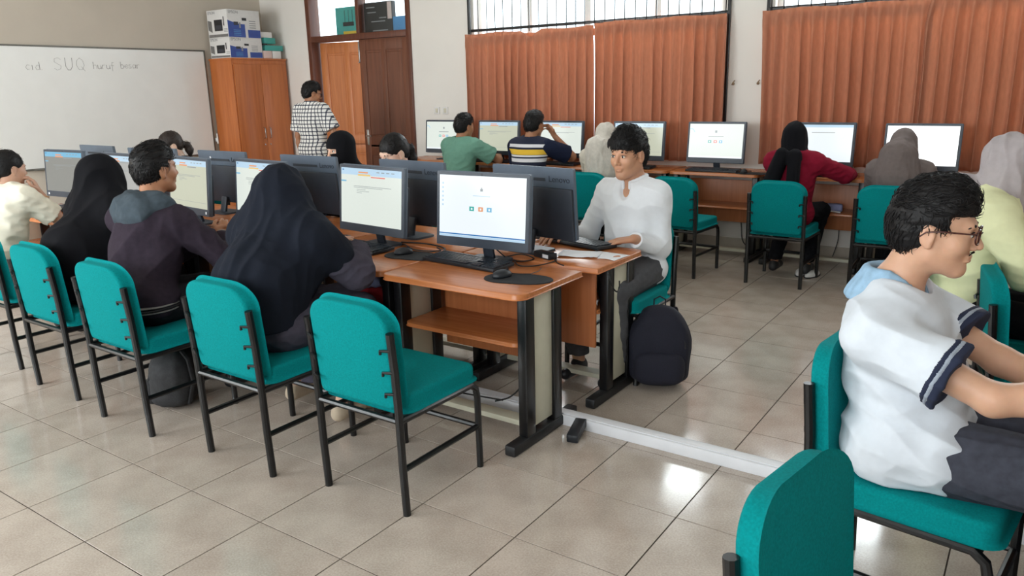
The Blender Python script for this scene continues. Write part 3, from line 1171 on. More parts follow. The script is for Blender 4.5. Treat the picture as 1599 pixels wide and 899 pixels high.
def screen_mesh(kind):
    """a lit picture: flat print quads just proud of the glass"""
    b = new()
    names = ['s_white', 's_paper', 's_cream', 's_bar', 's_blue', 's_teal', 's_orange', 's_yellow', 's_red', 's_text', 's_glare', 's_grey', 's_sky', 's_dim']
    ix = {n: i for i, n in enumerate(names)}

    def q(u0, v0, u1, v1, m, lay=1):
        y = -0.0126 - 0.0003 * lay
        x0, x1 = -SW + 2 * SW * u0, -SW + 2 * SW * u1
        z0, z1 = SZ0 + (SZ1 - SZ0) * v0, SZ0 + (SZ1 - SZ0) * v1
        f = quad(b, (x0, y, z0), (x1, y, z0), (x1, y, z1), (x0, y, z1), ix[m])
    if kind == 'icons':
        q(0, 0, 1, 1, 's_white', 0)
        q(0, 0, 1, .035, 's_bar')
        q(0, .04, 1, .06, 's_blue')
        for u, m in ((.36, 's_teal'), (.465, 's_orange'), (.565, 's_sky')):
            q(u, .44, u + .055, .51, m)
            q(u + .018, .458, u + .037, .49, 's_white', 2)
        q(.485, .76, .515, .80, 's_text')
        q(.495, .80, .505, .82, 's_text')
        q(.40, .68, .60, .69, 's_bar')
        for k in range(6):
            q(.03, .5 + .07 * k, .05, .53 + .07 * k, 's_bar')
    elif kind == 'icons_cream':
        q(0, 0, 1, 1, 's_paper', 0)
        q(0, 0, 1, .05, 's_white')
        for u, m in ((.36, 's_teal'), (.465, 's_red'), (.565, 's_sky')):
            q(u, .44, u + .06, .52, m)
            q(u + .018, .46, u + .04, .50, 's_white', 2)
        q(.48, .74, .52, .81, 's_text')
        q(.36, .62, .64, .64, 's_text')
        for k in range(8):
            a = 0.7 + k * 0.16
            q(.02 + .16 * math.cos(a) * .5, .6 + .3 * math.sin(a) * .8, .04 + .16 * math.cos(a) * .5, .63 + .3 * math.sin(a) * .8, 's_bar')
    elif kind in ('doc', 'doc_cream', 'doc_dim', 'doc_grey'):
        base = {'doc': 's_paper', 'doc_cream': 's_cream', 'doc_dim': 's_dim', 'doc_grey': 's_grey'}[kind]
        q(0, 0, 1, 1, base, 0)
        q(0, .88, 1, 1, 's_bar' if kind != 'doc_dim' else 's_sky')
        q(.02, .955, .05, .975, 's_blue', 2)
        q(.29, .87, .50, .90, 's_yellow' if kind == 'doc' else 's_orange', 2)
        q(.30, .92, .46, .945, 's_orange', 2)
        q(.51, .845, .74, .865, 's_red' if kind == 'doc' else 's_text', 2)
        q(0, .75, .09, .775, 's_sky', 2)
        for k in range(4):
            q(.60 + .08 * k, .94, .65 + .08 * k, .955, 's_text', 2)
        q(.22, .68, .84, .688, 's_text')
        q(.22, .655, .70, .663, 's_text')
        q(.27, .62, .42, .627, 's_text')
        q(.27, .59, .48, .597, 's_text')
        q(.27, .56, .36, .567, 's_text')
        if kind == 'doc_cream':
            q(.05, .12, .98, .125, 's_text')
    elif kind == 'soft':
        q(0, 0, 1, 1, 's_white', 0)
        q(0, .93, 1, 1, 's_bar')
        q(.35, .78, .72, .80, 's_grey')
    else:
        q(0, 0, 1, 1, 's_glare', 0)
    me = bpy.data.meshes.new('screen')
    TA(b).to_mesh(me)
    b.free()
    for n in names:
        me.materials.append(MT[n])
    return me


SCR = {}


def add_screen(root, kind):
    if kind not in SCR:
        SCR[kind] = screen_mesh(kind)
    o = bpy.data.objects.new('screen', SCR[kind])
    C.objects.link(o)
    o.parent = root


sticker_me = None


def add_sticker(root, x, z, back=False, w=0.016, h=0.016):
    b = new()
    cube(b, (x, 0.0128 if back else -0.0132, z), (w, 0.001, h))
    link('sticker', TA(b), 'sticker', root, smooth=0)


def make_keyboard():
    t = thing('keyboard', 'x', 'keyboard')
    b = new()
    cube(b, (0, 0, 0.012), (0.44, 0.145, 0.018), 0.005, 2, R=rx(0.05))
    link('keyboard_body', b, 'kb', t)
    b = new()
    R = rx(0.05)
    rows = [(0.055, 15, 0.0), (0.030, 15, 0), (0.0085, 14, 0), (-0.013, 13, 0), (-0.0345, 12, 0), (-0.056, 8, 1)]
    for y, n, sp in rows:
        x = -0.205
        for k in range(n):
            w = 0.0165
            if k in (0, n - 1):
                w = 0.0165 + (15 - n) * 0.0095 if n > 8 else 0.022
            if sp and k == 3:
                w = 0.115
            c = R @ Vector((x + w / 2, y, 0.024))
            cube(b, c, (w, 0.017, 0.006), 0.0)
            x += w + 0.0025
        for k in range(3 if y not in (-0.013,) else 0):
            c = R @ Vector((0.088 + 0.019 * k, y, 0.024))
            cube(b, c, (0.0165, 0.017, 0.006), 0.0)
        for k in range(4):
            c = R @ Vector((0.151 + 0.019 * k, y, 0.024))
            cube(b, c, (0.0165, 0.017, 0.006), 0.0)
    o = struct(link('keys', b, 'keys', t, smooth=0), 'stuff')
    return t


def make_mouse():
    t = thing('computer_mouse', 'x', 'mouse')
    b = new()
    bmesh.ops.create_uvsphere(b, u_segments=16, v_segments=10, radius=1.0)
    for v in b.verts:
        v.co.x *= 0.031 * (1 - 0.12 * v.co.y)
        v.co.y *= 0.052
        v.co.z = max(v.co.z, -0.25) * 0.028 + 0.0075
    link('mouse_shell', b, 'kb', t, smooth=1.5)
    b = new()
    tube(b, [(-0.003, 0.028, 0.031), (0.003, 0.028, 0.031)], 0.007, 10)
    link('wheel', b, 'box_black', t)
    b = new()
    tube(b, [(0, 0.05, 0.01), (0.01, 0.085, 0.004), (0.04, 0.13, 0.003), (0.02, 0.19, 0.003), (-0.03, 0.24, 0.003)], 0.002, 6)
    link('mouse_cable', b, 'cable', t)
    return t


kb0, ms0 = make_keyboard(), make_mouse()
for _c in kb0.children:
    _c.data.transform(Matrix.Diagonal((1.1, 1.08, 1, 1)))
pad0 = None


def mousepad(loc, rot, label):
    """cloth pad with a wrist swell: a blob joined to a smaller blob"""
    global pad0
    if pad0 is None:
        b = new()
        out = []
        for k in range(40):
            a = 2 * PI * k / 40
            r = 0.10 + 0.11 * max(0.0, math.cos(a)) ** 3
            x, y = r * math.cos(a) * 1.05, r * math.sin(a) * 0.92
            out.append((x, y))
        plate(b, out, 0.0, 0.004, 0.001, 1)
        pad0 = link('mousepad', b, 'pad')
        pad0['category'] = 'mousepad'
        o = pad0
    else:
        o = pad0.copy()
        C.objects.link(o)
    o.location = loc
    o.rotation_euler = (0, 0, rot)
    tag(o, label, 'mousepad', 'mousepads')
    return o


_used = set()


def place(proto, loc, rot, label, group, skip=()):
    if proto.name not in _used:
        _used.add(proto.name)
        proto.location = loc
        proto.rotation_euler = (0, 0, rot)
        proto['label'] = label
        proto['group'] = group
        return proto
    return dup(proto, loc, rot, label, group, skip)


# ---------------------------------------------------------------- the middle double row of desks
desk_lab = ['bare-fronted orange-topped computer desk at the right end of the near row',
            'orange-topped computer desk with red cloth on its shelf, used by the long dark hijab',
            'orange-topped computer desk in front of the man in the hooded jacket',
            'orange-topped computer desk in front of the left-hand black hijab',
            'orange-topped computer desk between the left-hand black hijab and the girl in white',
            'orange-topped computer desk at the left edge where the girl in white types']
desk0 = make_desk()
GD = 'computer desks of the middle double row'
ZD = 0.73
for k in range(6):
    place(desk0, (1.882 - 0.822 * k, 0.975 + (0.02 if k == 1 else 0.0) + 0.005 * (k % 3), 0), 0, desk_lab[k], GD)
lab2 = ['orange-topped desk where the man in the white shirt sits, paper sheets on it',
        'computer desk of the far middle row facing the girl with the tied black hair',
        'computer desk of the far middle row in front of the veiled black figure',
        'computer desk of the far middle row left of the veiled black figure',
        'computer desk of the far middle row in front of the ponytailed girl by the whiteboard',
        'computer desk at the left end of the far middle row']
for k in range(6):
    place(desk0, (1.925 - 0.822 * k, 2.09 + 0.004 * (k % 2), 0), PI, lab2[k], GD)

GA = 'all-in-one computers'
GK = 'black keyboards'
GM = 'black computer mice'
comps = []


def computer(x, y, rot, zd, label, kind, lean=0.0):
    global scr_done
    fresh = aio0.name not in _used
    o = place(aio0, (x, y, zd), rot, label, GA, skip=('screen', 'sticker'))
    return o, kind


cl = []
front = [(1.765, 1.44, 0.05, 'computer showing three small app icons on the nearest desk', 'icons'),
         (0.985, 1.47, -0.10, 'computer with a white document page beside the long dark hijab', 'doc'),
         (0.03, 1.47, -0.10, 'computer partly hidden behind the long dark hijab', 'doc'),
         (-0.64, 1.42, -0.12, 'computer with a yellowish document, right of the hooded man\'s head', 'doc_cream'),
         (-1.46, 1.42, -0.04, 'computer mostly hidden between the black hijab and the hooded man', 'doc_grey'),
         (-2.34, 1.45, 0.06, 'computer with a dim grey page in front of the girl in white', 'doc_dim')]
for x, y, a, lab, kd in front:
    cl.append(computer(x, y, a, ZD, lab, kd))
back = [(1.82, 1.80, PI - 0.13, 'computer back in front of the man in white, maker\'s name in full view', 'doc'),
        (0.98, 1.80, PI - 0.10, 'computer seen from behind under the tied black hair', 'doc'),
        (0.07, 1.82, PI - 0.03, 'computer seen from behind below the veiled black figure', 'doc'),
        (-0.90, 1.86, PI + 0.0, 'computer seen from behind below the cabinet doors', 'doc'),
        (-1.76, 1.84, PI + 0.12, 'computer whose small dark corner shows below the ponytailed girl', 'doc'),
        (-2.62, 1.86, PI - 0.02, 'computer seen from behind against the whiteboard, left end of the far middle row', 'doc')]
for x, y, a, lab, kd in back:
    cl.append(computer(x, y, a, ZD, lab, kd))
ZB = 0.79
wall = [(-1.74, 5.42, 0.0, 'computer with a white page left of the man in green, under the wall switches', 'icons_cream'),
        (-0.97, 5.42, 0.0, 'computer with a document between the green and the striped shirts', 'doc_cream'),
        (-0.18, 5.42, 0.0, 'computer with a white document right of the striped shirt', 'doc'),
        (0.71, 5.42, 0.0, 'computer right of the beige hijab, behind the man in white', 'doc_cream'),
        (1.49, 5.42, 0.0, 'computer with three app icons on a cream page, by the wall pier', 'icons_cream'),
        (2.41, 5.42, 0.02, 'computer with a pale blank page before the woman in crimson', 'soft'),
        (3.19, 5.36, 0.02, 'computer with a glaring blank white screen before the grey-brown hijab', 'glare')]
for x, y, a, lab, kd in wall:
    cl.append(computer(x, y, a, ZB, lab, kd))
for o, kd in cl:
    add_screen(o, kd)
add_sticker(cl[3][0], -0.235, 0.022)
add_sticker(cl[3][0], 0.235, 0.022)
add_sticker(cl[5][0], -0.235, 0.022)
add_sticker(cl[9][0], 0.13, 0.315, True, 0.014, 0.03)

# keyboards, mice, pads
for x, y, z, a, lab in ((1.715, 1.415, ZD, -0.10, 'black keyboard below the app icons on the nearest desk'),
                        (0.93, 1.36, ZD, -0.12, 'black keyboard at the elbow of the long dark hijab'),
                        (0.10, 1.26, ZD, 0.0, 'black keyboard hidden behind the long dark hijab'),
                        (-0.62, 1.24, ZD, -0.05, 'black keyboard under the yellowish document, behind the clasped hands'),
                        (-1.45, 1.24, ZD, 0.0, 'black keyboard hidden by the left-hand black hijab'),
                        (-2.30, 1.25, ZD, 0.06, 'black keyboard under the hand of the girl in white'),
                        (1.93, 2.045, ZD, PI - 0.25, 'black keyboard beside the hand of the man in white'),
                        (1.50, 5.335, ZB, 0.0, 'black keyboard on the desk by the wall pier'),
                        (2.36, 5.335, ZB, 0.0, 'black keyboard before the woman in crimson'),
                        (0.66, 5.335, ZB, 0.0, 'black keyboard between the beige hijab and the man in white'),
                        (-0.18, 5.335, ZB, 0.0, 'black keyboard right of the striped shirt'),
                        (-1.0, 5.335, ZB, 0.0, 'black keyboard between green and striped shirts')):
    yy = y - (0.06 if y < 1.5 and x not in (0.93,) else 0.0)
    place(kb0, (x, yy, z + 0.001), a, lab, GK)
for x, y, z, a, lab in ((2.035, 1.20, ZD, -0.4, 'black mouse on the pad at the front corner of the nearest desk'),
                        (1.285, 1.36, ZD, -0.6, 'black mouse between the two nearest keyboards'),
                        (1.80, 5.30, ZB, 0.1, 'black mouse beside the keyboard by the wall pier')):
    place(ms0, (x, y, z + 0.0045), a, lab, GM)
mousepad((2.06, 1.20, ZD + 0.0005), 0.25, 'black mousepad on the nearest desk corner')
mousepad((1.30, 1.345, ZD + 0.0005), 0.15, 'black mousepad left of the nearest keyboard')
mousepad((1.83, 5.30, ZB + 0.0005), 0.1, 'black mousepad on the desk by the wall pier')

# desks along the window wall
deskw = make_desk(ZB, 0.84)
deskw['group'] = 'x'
labw = ['window-wall computer desk with a bare shelf, beside the wall pier', 'window-wall computer desk of the woman in crimson',
        'window-wall computer desk of the grey-brown hijab', 'window-wall computer desk behind the man in white',
        'window-wall computer desk at the striped shirt', 'window-wall computer desk at the green shirt', 'window-wall computer desk nearest the dark door leaf']
for k, x in enumerate((1.53, 2.415, 3.27, 0.66, -0.19, -1.04, -1.89)):
    place(deskw, (x, 5.215, 0), 0, labw[k], 'computer desks along the window wall')
# desks of the right-hand group (only just outside the frame edge, but they carry the right man's hands)
for k, y in enumerate((0.75, 1.60, 2.45)):
    dup(desk0, (4.25, y, 0), -PI / 2, ['computer desk the man in the polo shirt leans on, beyond the right edge', 'computer desk beyond the right edge, before the edge-on empty chair',
                                      'computer desk beyond the right edge, before the woman in yellow'][k], 'computer desks of the right-hand row')


# ---------------------------------------------------------------- small items
def cable(pts, r, label, m='cable', name='cable', smoothn=6):
    P_ = [Vector(p) for p in pts]
    out = []
    for i in range(len(P_) - 1):
        p0, p1, p2, p3 = P_[max(i - 1, 0)], P_[i], P_[i + 1], P_[min(i + 2, len(P_) - 1)]
        for k in range(smoothn):
            t = k / smoothn
            out.append(0.5 * ((2 * p1) + (p2 - p0) * t + (2 * p0 - 5 * p1 + 4 * p2 - p3) * t * t + (-p0 + 3 * p1 - 3 * p2 + p3) * t ** 3))
    out.append(P_[-1])
    b = new()
    tube(b, out, r, 6)
    o = link(name, b, m, smooth=1.5)
    tag(o, label, 'cable', 'black cables')
    return o


zc = ZD + 0.004
cable([(1.79, 1.50, zc + .05), (1.83, 1.54, zc), (1.93, 1.52, zc), (1.95, 1.60, zc), (1.86, 1.62, zc + .01), (1.80, 1.57, zc)], 0.0035, 'black cable looping behind the nearest computer stand')
cable([(1.90, 1.50, zc), (1.98, 1.43, zc), (2.05, 1.48, zc), (2.07, 1.62, zc), (2.0, 1.68, zc)], 0.003, 'thin black cable running to the power adapter on the desk')
cable([(2.02, 1.66, zc + .01), (2.08, 1.60, zc), (2.12, 1.56, zc), (2.16, 1.54, zc)], 0.003, 'short black lead at the labelled end of the power adapter')
cable([(1.00, 1.52, zc), (1.10, 1.56, zc), (1.20, 1.50, zc), (1.30, 1.47, zc), (1.40, 1.52, zc), (1.33, 1.58, zc)], 0.0035, 'black cable curling between the two nearest screens')
cable([(1.05, 1.60, zc), (1.2, 1.63, zc), (1.35, 1.60, zc), (1.42, 1.54, zc)], 0.004, 'thick black cable lying across the back of the second desk')
cable([(-0.6, 1.30, zc), (-0.48, 1.36, zc), (-0.40, 1.31, zc), (-0.28, 1.36, zc), (-0.2, 1.30, zc)], 0.0035, 'black cable wriggling under the yellowish document screen')
cable([(-0.75, 1.33, zc), (-0.55, 1.38, zc), (-0.35, 1.40, zc), (-0.22, 1.37, zc)], 0.0035, 'black cable behind the keyboard of the hooded man')
cable([(0.25, 1.56, zc), (0.38, 1.60, zc), (0.50, 1.55, zc), (0.62, 1.60, zc), (0.7, 1.55, zc)], 0.004, 'black cable bunched between the third and second screens')
cable([(2.0, 1.30, 0.46), (2.03, 1.34, 0.35), (2.07, 1.30, 0.2), (2.02, 1.27, 0.12), (1.96, 1.22, 0.1)], 0.004, 'black cable hanging below the shelf of the nearest desk')
cable([(1.45, 1.34, 0.06), (1.65, 1.30, 0.058), (1.85, 1.25, 0.056 + .035), (1.98, 1.26, 0.095)], 0.004, 'black cable lying across the white floor duct')
cable([(1.66, 5.66, 0.45), (1.68, 5.68, 0.25), (1.72, 5.64, 0.1), (1.85, 5.6, 0.02), (1.9, 5.66, 0.05)], 0.005, 'black cable dangling under the desk by the wall pier')
cable([(1.75, 5.66, 0.45), (1.78, 5.7, 0.3), (1.84, 5.7, 0.12), (1.78, 5.62, 0.02), (1.6, 5.6, 0.02)], 0.005, 'second black cable dangling under the desk by the wall pier')
cable([(2.55, 5.70, 0.4), (2.56, 5.71, 0.2), (2.53, 5.68, 0.03)], 0.004, 'black cable hanging under the desk of the woman in crimson')
cable([(2.36, 1.62, 0.70), (2.375, 1.63, 0.64), (2.375, 1.68, 0.60), (2.36, 1.74, 0.60), (2.345, 1.77, 0.63)], 0.004, 'black cable hooked on the side panel of the white-shirted man\'s desk')

t = thing('power_adapter', 'black power adapter with a white label on the white-shirted man\'s desk', 'adapter', (1.98, 1.66, ZD), -0.35)
b = new()
cube(b, (0, 0, 0.016), (0.13, 0.055, 0.032), 0.006)
link('adapter_body', b, 'kb', t)
b = new()
cube(b, (0.035, -0.028, 0.017), (0.045, 0.001, 0.018))
link('adapter_label', b, 'sticker', t, smooth=0)

for k, (x, y, a, lab) in enumerate(((2.10, 1.80, 0.3, 'creased white sheet of paper nearer the power adapter'), (2.22, 1.85, -0.1, 'white sheet of paper under the other, nearer the man\'s hand'))):
    b = new()
    n = 8
    g = [[b.verts.new(((i / n - .5) * 0.21, (j / n - .5) * 0.15, 0.002 + (1 - k) * 0.006 + 0.003 * math.sin(i * 1.1 + k) * math.cos(j * .6))) for j in range(n + 1)] for i in range(n + 1)]
    for i in range(n):
        for j in range(n):
            b.faces.new((g[i][j], g[i + 1][j], g[i + 1][j + 1], g[i][j + 1]))
    o = link('paper_sheet', b, 'paper', None, smooth=1, loc=(x, y, ZD), rot=(0, 0, a))
    md = o.modifiers.new('thickness', 'SOLIDIFY')
    md.thickness = 0.0006
    tag(o, lab, 'paper')

# adapter block leaning on the duct end
t = thing('power_strip_end', 'black plug block on the floor at the end of the white cable duct', 'plug', (2.385, 1.275, 0.0), 0.25)
b = new()
cube(b, (0, 0.0, 0.03), (0.055, 0.16, 0.04), 0.006, R=rx(0.12))
link('plug_body', b, 'kb', t)
b = new()
cube(b, (-0.03, -0.02, 0.03), (0.003, 0.10, 0.012), 0.001, R=rx(0.12))
link('plug_stripe', b, 'silver', t)


def backpack(name, label, loc, rot, w, d, h, m, lean=0.0):
    t = thing(name, label, 'backpack', loc, rot)
    b = new()
    bmesh.ops.create_uvsphere(b, u_segments=32, v_segments=22, radius=1.0)
    for v in b.verts:
        x, y, z = v.co
        sx = math.copysign(abs(x) ** 0.66, x)
        sy = math.copysign(abs(y) ** 0.66, y)
        zz = math.copysign(abs(z) ** (0.8 if z > 0 else 0.45), z)
        k = 1 - 0.27 * max(0, zz) ** 2
        wob = 1 + 0.03 * math.sin(7 * x + 5 * zz) + 0.02 * math.sin(13 * y + 3)
        v.co = Vector((sx * w / 2 * k * wob, sy * d / 2 * k * wob - lean * max(zz, -.5) * 0.1, (zz + 1) * h / 2))
    link('bag_body', b, m, t, smooth=3)
    b = new()
    bmesh.ops.create_uvsphere(b, u_segments=24, v_segments=16, radius=1.0)
    for v in b.verts:
        x, y, z = v.co
        sx = math.copysign(abs(x) ** 0.6, x)
        zz = math.copysign(abs(z) ** 0.6, z)
        v.co = Vector((sx * w * 0.40, -d * 0.44 + y * 0.055, h * 0.27 + zz * h * 0.21))
    link('front_pocket', b, m, t, smooth=3)
    b = new()
    tube(b, [(-0.03, 0.03, h * 0.95), (-0.03, 0.04, h * 1.05), (0.0, 0.04, h * 1.09), (0.03, 0.04, h * 1.05), (0.03, 0.03, h * 0.95)], 0.008, 8, flat=0.5)
    link('carry_loop', b, m, t)
    for s in (-1, 1):
        b = new()
        tube(b, [(s * w * .25, d * .35, h * .93), (s * w * .30, d * .50, h * .8), (s * w * .30, d * .56, h * .45), (s * w * .36, d * .44, h * .10)], 0.014, 8, flat=0.5)
        link('shoulder_strap', b, m, t)
    b = new()
    n = 16
    tube(b, [(w * 0.40 * math.cos(PI * k / n), -d * 0.40 + 0.02 * math.sin(PI * k / n), h * 0.52 + h * 0.34 * math.sin(PI * k / n)) for k in range(n + 1)], 0.004, 6)
    link('zip', b, 'box_black', t)
    b = new()
    tube(b, [(-w * .42, d * .30, h * .10), (-w * .5, d * .3, 0.02), (-w * .52, d * .1, 0.006), (-w * .60, -d * .3, 0.006)], 0.008, 6, flat=0.4)
    link('loose_strap', b, m, t)
    return t


backpack('backpack', 'black backpack standing on the floor beside the white-shirted man\'s chair', (2.43, 2.08, 0.0), 0.45, 0.335, 0.21, 0.44, 'leather')
backpack('backpack', 'worn black rucksack on the floor under the hooded man\'s chair', (0.40, 0.52, 0.0), -0.9, 0.30, 0.22, 0.33, 'bag_dark')

# bag between the near chairs
t = thing('canvas_bag', 'beige canvas bag with a metal eyelet on the floor under the long dark hijab\'s desk', 'bag', (1.30, 1.02, 0.0), 0.35)
b = new()
bmesh.ops.create_uvsphere(b, u_segments=24, v_segments=16, radius=1.0)
for v in b.verts:
    x, y, z = v.co
    sx = math.copysign(abs(x) ** 0.55, x)
    sy = math.copysign(abs(y) ** 0.7, y)
    zz = math.copysign(abs(z) ** 0.6, z)
    v.co = Vector((sx * 0.17, sy * 0.055 * (1.2 - .5 * zz), (zz + 1) * 0.12 + 0.012 * math.sin(6 * x)))
link('bag_body', b, 'bag_beige', t, smooth=3)
b = new()
tube(b, [(-0.1, 0, 0.22), (-0.09, 0.01, 0.32), (0.0, 0.02, 0.34), (0.08, 0.01, 0.31), (0.1, 0, 0.22)], 0.008, 8, flat=0.5)
link('strap', b, 'bag_beige', t)
b = new()
tube(b, [(-0.11, -0.048, 0.19), (-0.11, -0.060, 0.19)], 0.012, 12)
link('eyelet', b, 'silver', t)


def cloth_lump(name, label, loc, size, m, seed, rot=0.0):
    b = new()
    bmesh.ops.create_icosphere(b, subdivisions=4, radius=1.0)
    rnd = random.Random(seed)
    a, c, e = rnd.uniform(3, 5), rnd.uniform(3, 6), rnd.uniform(0, 6)
    for v in b.verts:
        x, y, z = v.co
        w = 1 + 0.10 * math.sin(a * x + e) * math.sin(c * y + 2 * e) + 0.05 * math.sin(11 * x + 7 * y + 5 * z + e)
        v.co = Vector((x * size[0] / 2 * w, y * size[1] / 2 * w, (max(z, -0.7) * w + 0.7) * size[2] / 1.7))
    o = link(name, b, m, None, smooth=3, loc=loc, rot=(0, 0, rot))
    tag(o, label, 'cloth' if 'cloth' in name else 'bag')
    return o


cloth_lump('folded_cloth', 'crumpled red cloth bag on the shelf of the second desk', (1.22, 1.24, 0.4845), (0.38, 0.2, 0.11), 'red_cloth', 1)
cloth_lump('folded_cloth', 'folded lilac cloth above the red one on the second desk\'s shelf', (1.17, 1.22, 0.58), (0.2, 0.14, 0.07), 'lilac_cloth', 2)
cloth_lump('folded_cloth', 'dark green cloth beside the lilac one on the second desk\'s shelf', (1.02, 1.22, 0.575), (0.16, 0.14, 0.08), 'green_cloth', 3)
cloth_lump('cloth_pouch', 'black pouch on the shelf of the second desk, under its top', (1.33, 1.23, 0.592), (0.16, 0.13, 0.08), 'bag_dark', 4)
t = thing('tape_dispenser', 'blue and white pouch with a pen on the crimson-clad woman\'s desk shelf', 'pouch', (2.56, 5.40, 0.484), 0.2)
t.name = 'pencil_pouch'
b = new()
cube(b, (0, 0, 0.035), (0.15, 0.08, 0.07), 0.02, 3)
link('pouch_body', b, 'lilac_cloth', t)
b = new()
tube(b, [(-0.1, -0.05, 0.02), (0.06, -0.06, 0.005)], 0.006, 8)
link('pen', b, 'white_plastic', t)
for x, y, a, lab in ((2.43, 4.99, 0.1, 'white flat shoe on the floor under the woman in crimson, left of the pair'), (2.53, 4.97, -0.2, 'white flat shoe on the floor under the woman in crimson, right of the pair')):
    t = thing('empty_shoe', lab, 'shoe', (x, y, 0), a)
    b = new()
    bmesh.ops.create_uvsphere(b, u_segments=16, v_segments=10, radius=1.0)
    for v in b.verts:
        x_, y_, z_ = v.co
        v.co = Vector((x_ * 0.042, y_ * 0.115, max(z_, -.4) * 0.035 * (1 - 0.3 * y_) + 0.016))
    link('shoe_upper', b, 'box_white', t, smooth=3)
    b = new()
    plate(b, [(0.044 * math.cos(2 * PI * k / 20), 0.118 * math.sin(2 * PI * k / 20)) for k in range(20)], 0, 0.008, 0.002, 1)
    link('sole', b, 'box_black', t)

# ================================================================ people: smooth bodies from blended distance fields
class Field:
    """signed distance field of tapered capsules, ellipsoids and boxes, meshed by surface nets"""

    def __init__(s):
        s.p = []

    def cap(s, a, b, ra, rb=None, k=0.02, op='u', cuts=()):
        s.p.append(('c', np.array(a, float), np.array(b, float), ra, ra if rb is None else rb, k, op, cuts))
        return s

    def chain(s, pts, rs, k=0.02, op='u', cuts=()):
        for i in range(len(pts) - 1):
            s.cap(pts[i], pts[i + 1], rs[i], rs[i + 1], k, op, cuts)
        return s

    def ell(s, c, r, k=0.02, op='u', R=None, cuts=()):
        s.p.append(('e', np.array(c, float), np.array(r, float), None if R is None else np.array(R, float), 0, k, op, cuts))
        return s

    def box(s, c, h, r=0.005, k=0.01, op='u', R=None, cuts=()):
        s.p.append(('b', np.array(c, float), np.array(h, float), None if R is None else np.array(R, float), r, k, op, cuts))
        return s

    def cut(s, pt, n):
        """keep the side where (p-pt).n < 0"""
        s.p.append(('p', np.array(pt, float), np.array(n, float), 0, 0, 0, 'i', ()))
        return s

    def _bb(s, q):
        if q[0] == 'c':
            r = max(q[3], q[4])
            return np.minimum(q[1], q[2]) - r, np.maximum(q[1], q[2]) + r
        if q[0] == 'e' or q[0] == 'b':
            r = q[2] + (q[4] if q[0] == 'b' else 0)
            if q[3] is not None:
                r = np.abs(q[3]) @ r
            return q[1] - r, q[1] + r

    def mesh(s, res):
        lo = np.array([1e9] * 3)
        hi = -lo
        for q in s.p:
            if q[6] == 'u':
                a, b = s._bb(q)
                lo, hi = np.minimum(lo, a), np.maximum(hi, b)
        lo -= 3 * res + 0.01
        hi += 3 * res + 0.01
        n = np.ceil((hi - lo) / res).astype(int) + 1
        F = np.full(n, 0.2, np.float32)
        ax = [(lo[i] + res * np.arange(n[i])).astype(np.float32) for i in range(3)]
        for q in s.p:
            kind, k, op = q[0], q[5], q[6]
            if kind == 'p':
                d = ((ax[0] - q[1][0]) * q[2][0])[:, None, None] + ((ax[1] - q[1][1]) * q[2][1])[None, :, None] + ((ax[2] - q[1][2]) * q[2][2])[None, None, :]
                np.maximum(F, d.astype(np.float32), out=F)
                continue
            a, b = s._bb(q)
            m = k + 2.5 * res
            i0 = np.clip(np.floor((a - m - lo) / res).astype(int), 0, n)
            i1 = np.clip(np.ceil((b + m - lo) / res).astype(int) + 1, 0, n)
            if (i1 <= i0).any():
                continue
            X = ax[0][i0[0]:i1[0], None, None]
            Y = ax[1][None, i0[1]:i1[1], None]
            Z = ax[2][None, None, i0[2]:i1[2]]
            if kind == 'c':
                A, B = q[1].astype(np.float32), q[2].astype(np.float32)
                v = B - A
                L = float(v @ v) + 1e-12
                dx, dy, dz = X - A[0], Y - A[1], Z - A[2]
                t = np.clip((dx * v[0] + dy * v[1] + dz * v[2]) / L, 0, 1)
                d = np.sqrt((dx - t * v[0]) ** 2 + (dy - t * v[1]) ** 2 + (dz - t * v[2]) ** 2) - (q[3] + (q[4] - q[3]) * t)
            else:
                dx, dy, dz = X - q[1][0], Y - q[1][1], Z - q[1][2]
                if q[3] is not None:
                    R = q[3].astype(np.float32)
                    dx, dy, dz = (R[0, 0] * dx + R[1, 0] * dy + R[2, 0] * dz, R[0, 1] * dx + R[1, 1] * dy + R[2, 1] * dz,
                                  R[0, 2] * dx + R[1, 2] * dy + R[2, 2] * dz)
                r = q[2]
                if kind == 'e':
                    k0 = np.sqrt((dx / r[0]) ** 2 + (dy / r[1]) ** 2 + (dz / r[2]) ** 2)
                    k1 = np.sqrt((dx / r[0] ** 2) ** 2 + (dy / r[1] ** 2) ** 2 + (dz / r[2] ** 2) ** 2) + 1e-6
                    d = k0 * (k0 - 1) / k1
                    d = np.maximum(d, -float(min(r)))
                else:
                    ex, ey, ez = np.abs(dx) - r[0], np.abs(dy) - r[1], np.abs(dz) - r[2]
                    d = np.sqrt(np.maximum(ex, 0) ** 2 + np.maximum(ey, 0) ** 2 + np.maximum(ez, 0) ** 2) + np.minimum(np.maximum(ex, np.maximum(ey, ez)), 0) - q[4]
            for pt, nn in q[7]:
                d = np.maximum(d, (X - pt[0]) * nn[0] + (Y - pt[1]) * nn[1] + (Z - pt[2]) * nn[2])
            sl = F[i0[0]:i1[0], i0[1]:i1[1], i0[2]:i1[2]]
            if op == 'u':
                h = np.maximum(k - np.abs(sl - d), 0) / max(k, 1e-6)
                sl[...] = np.minimum(sl, d) - h * h * k * 0.25
            else:
                d = -d
                h = np.maximum(k - np.abs(sl - d), 0) / max(k, 1e-6)
                sl[...] = np.maximum(sl, d) + h * h * k * 0.25
        return surface_nets(F, lo, res)


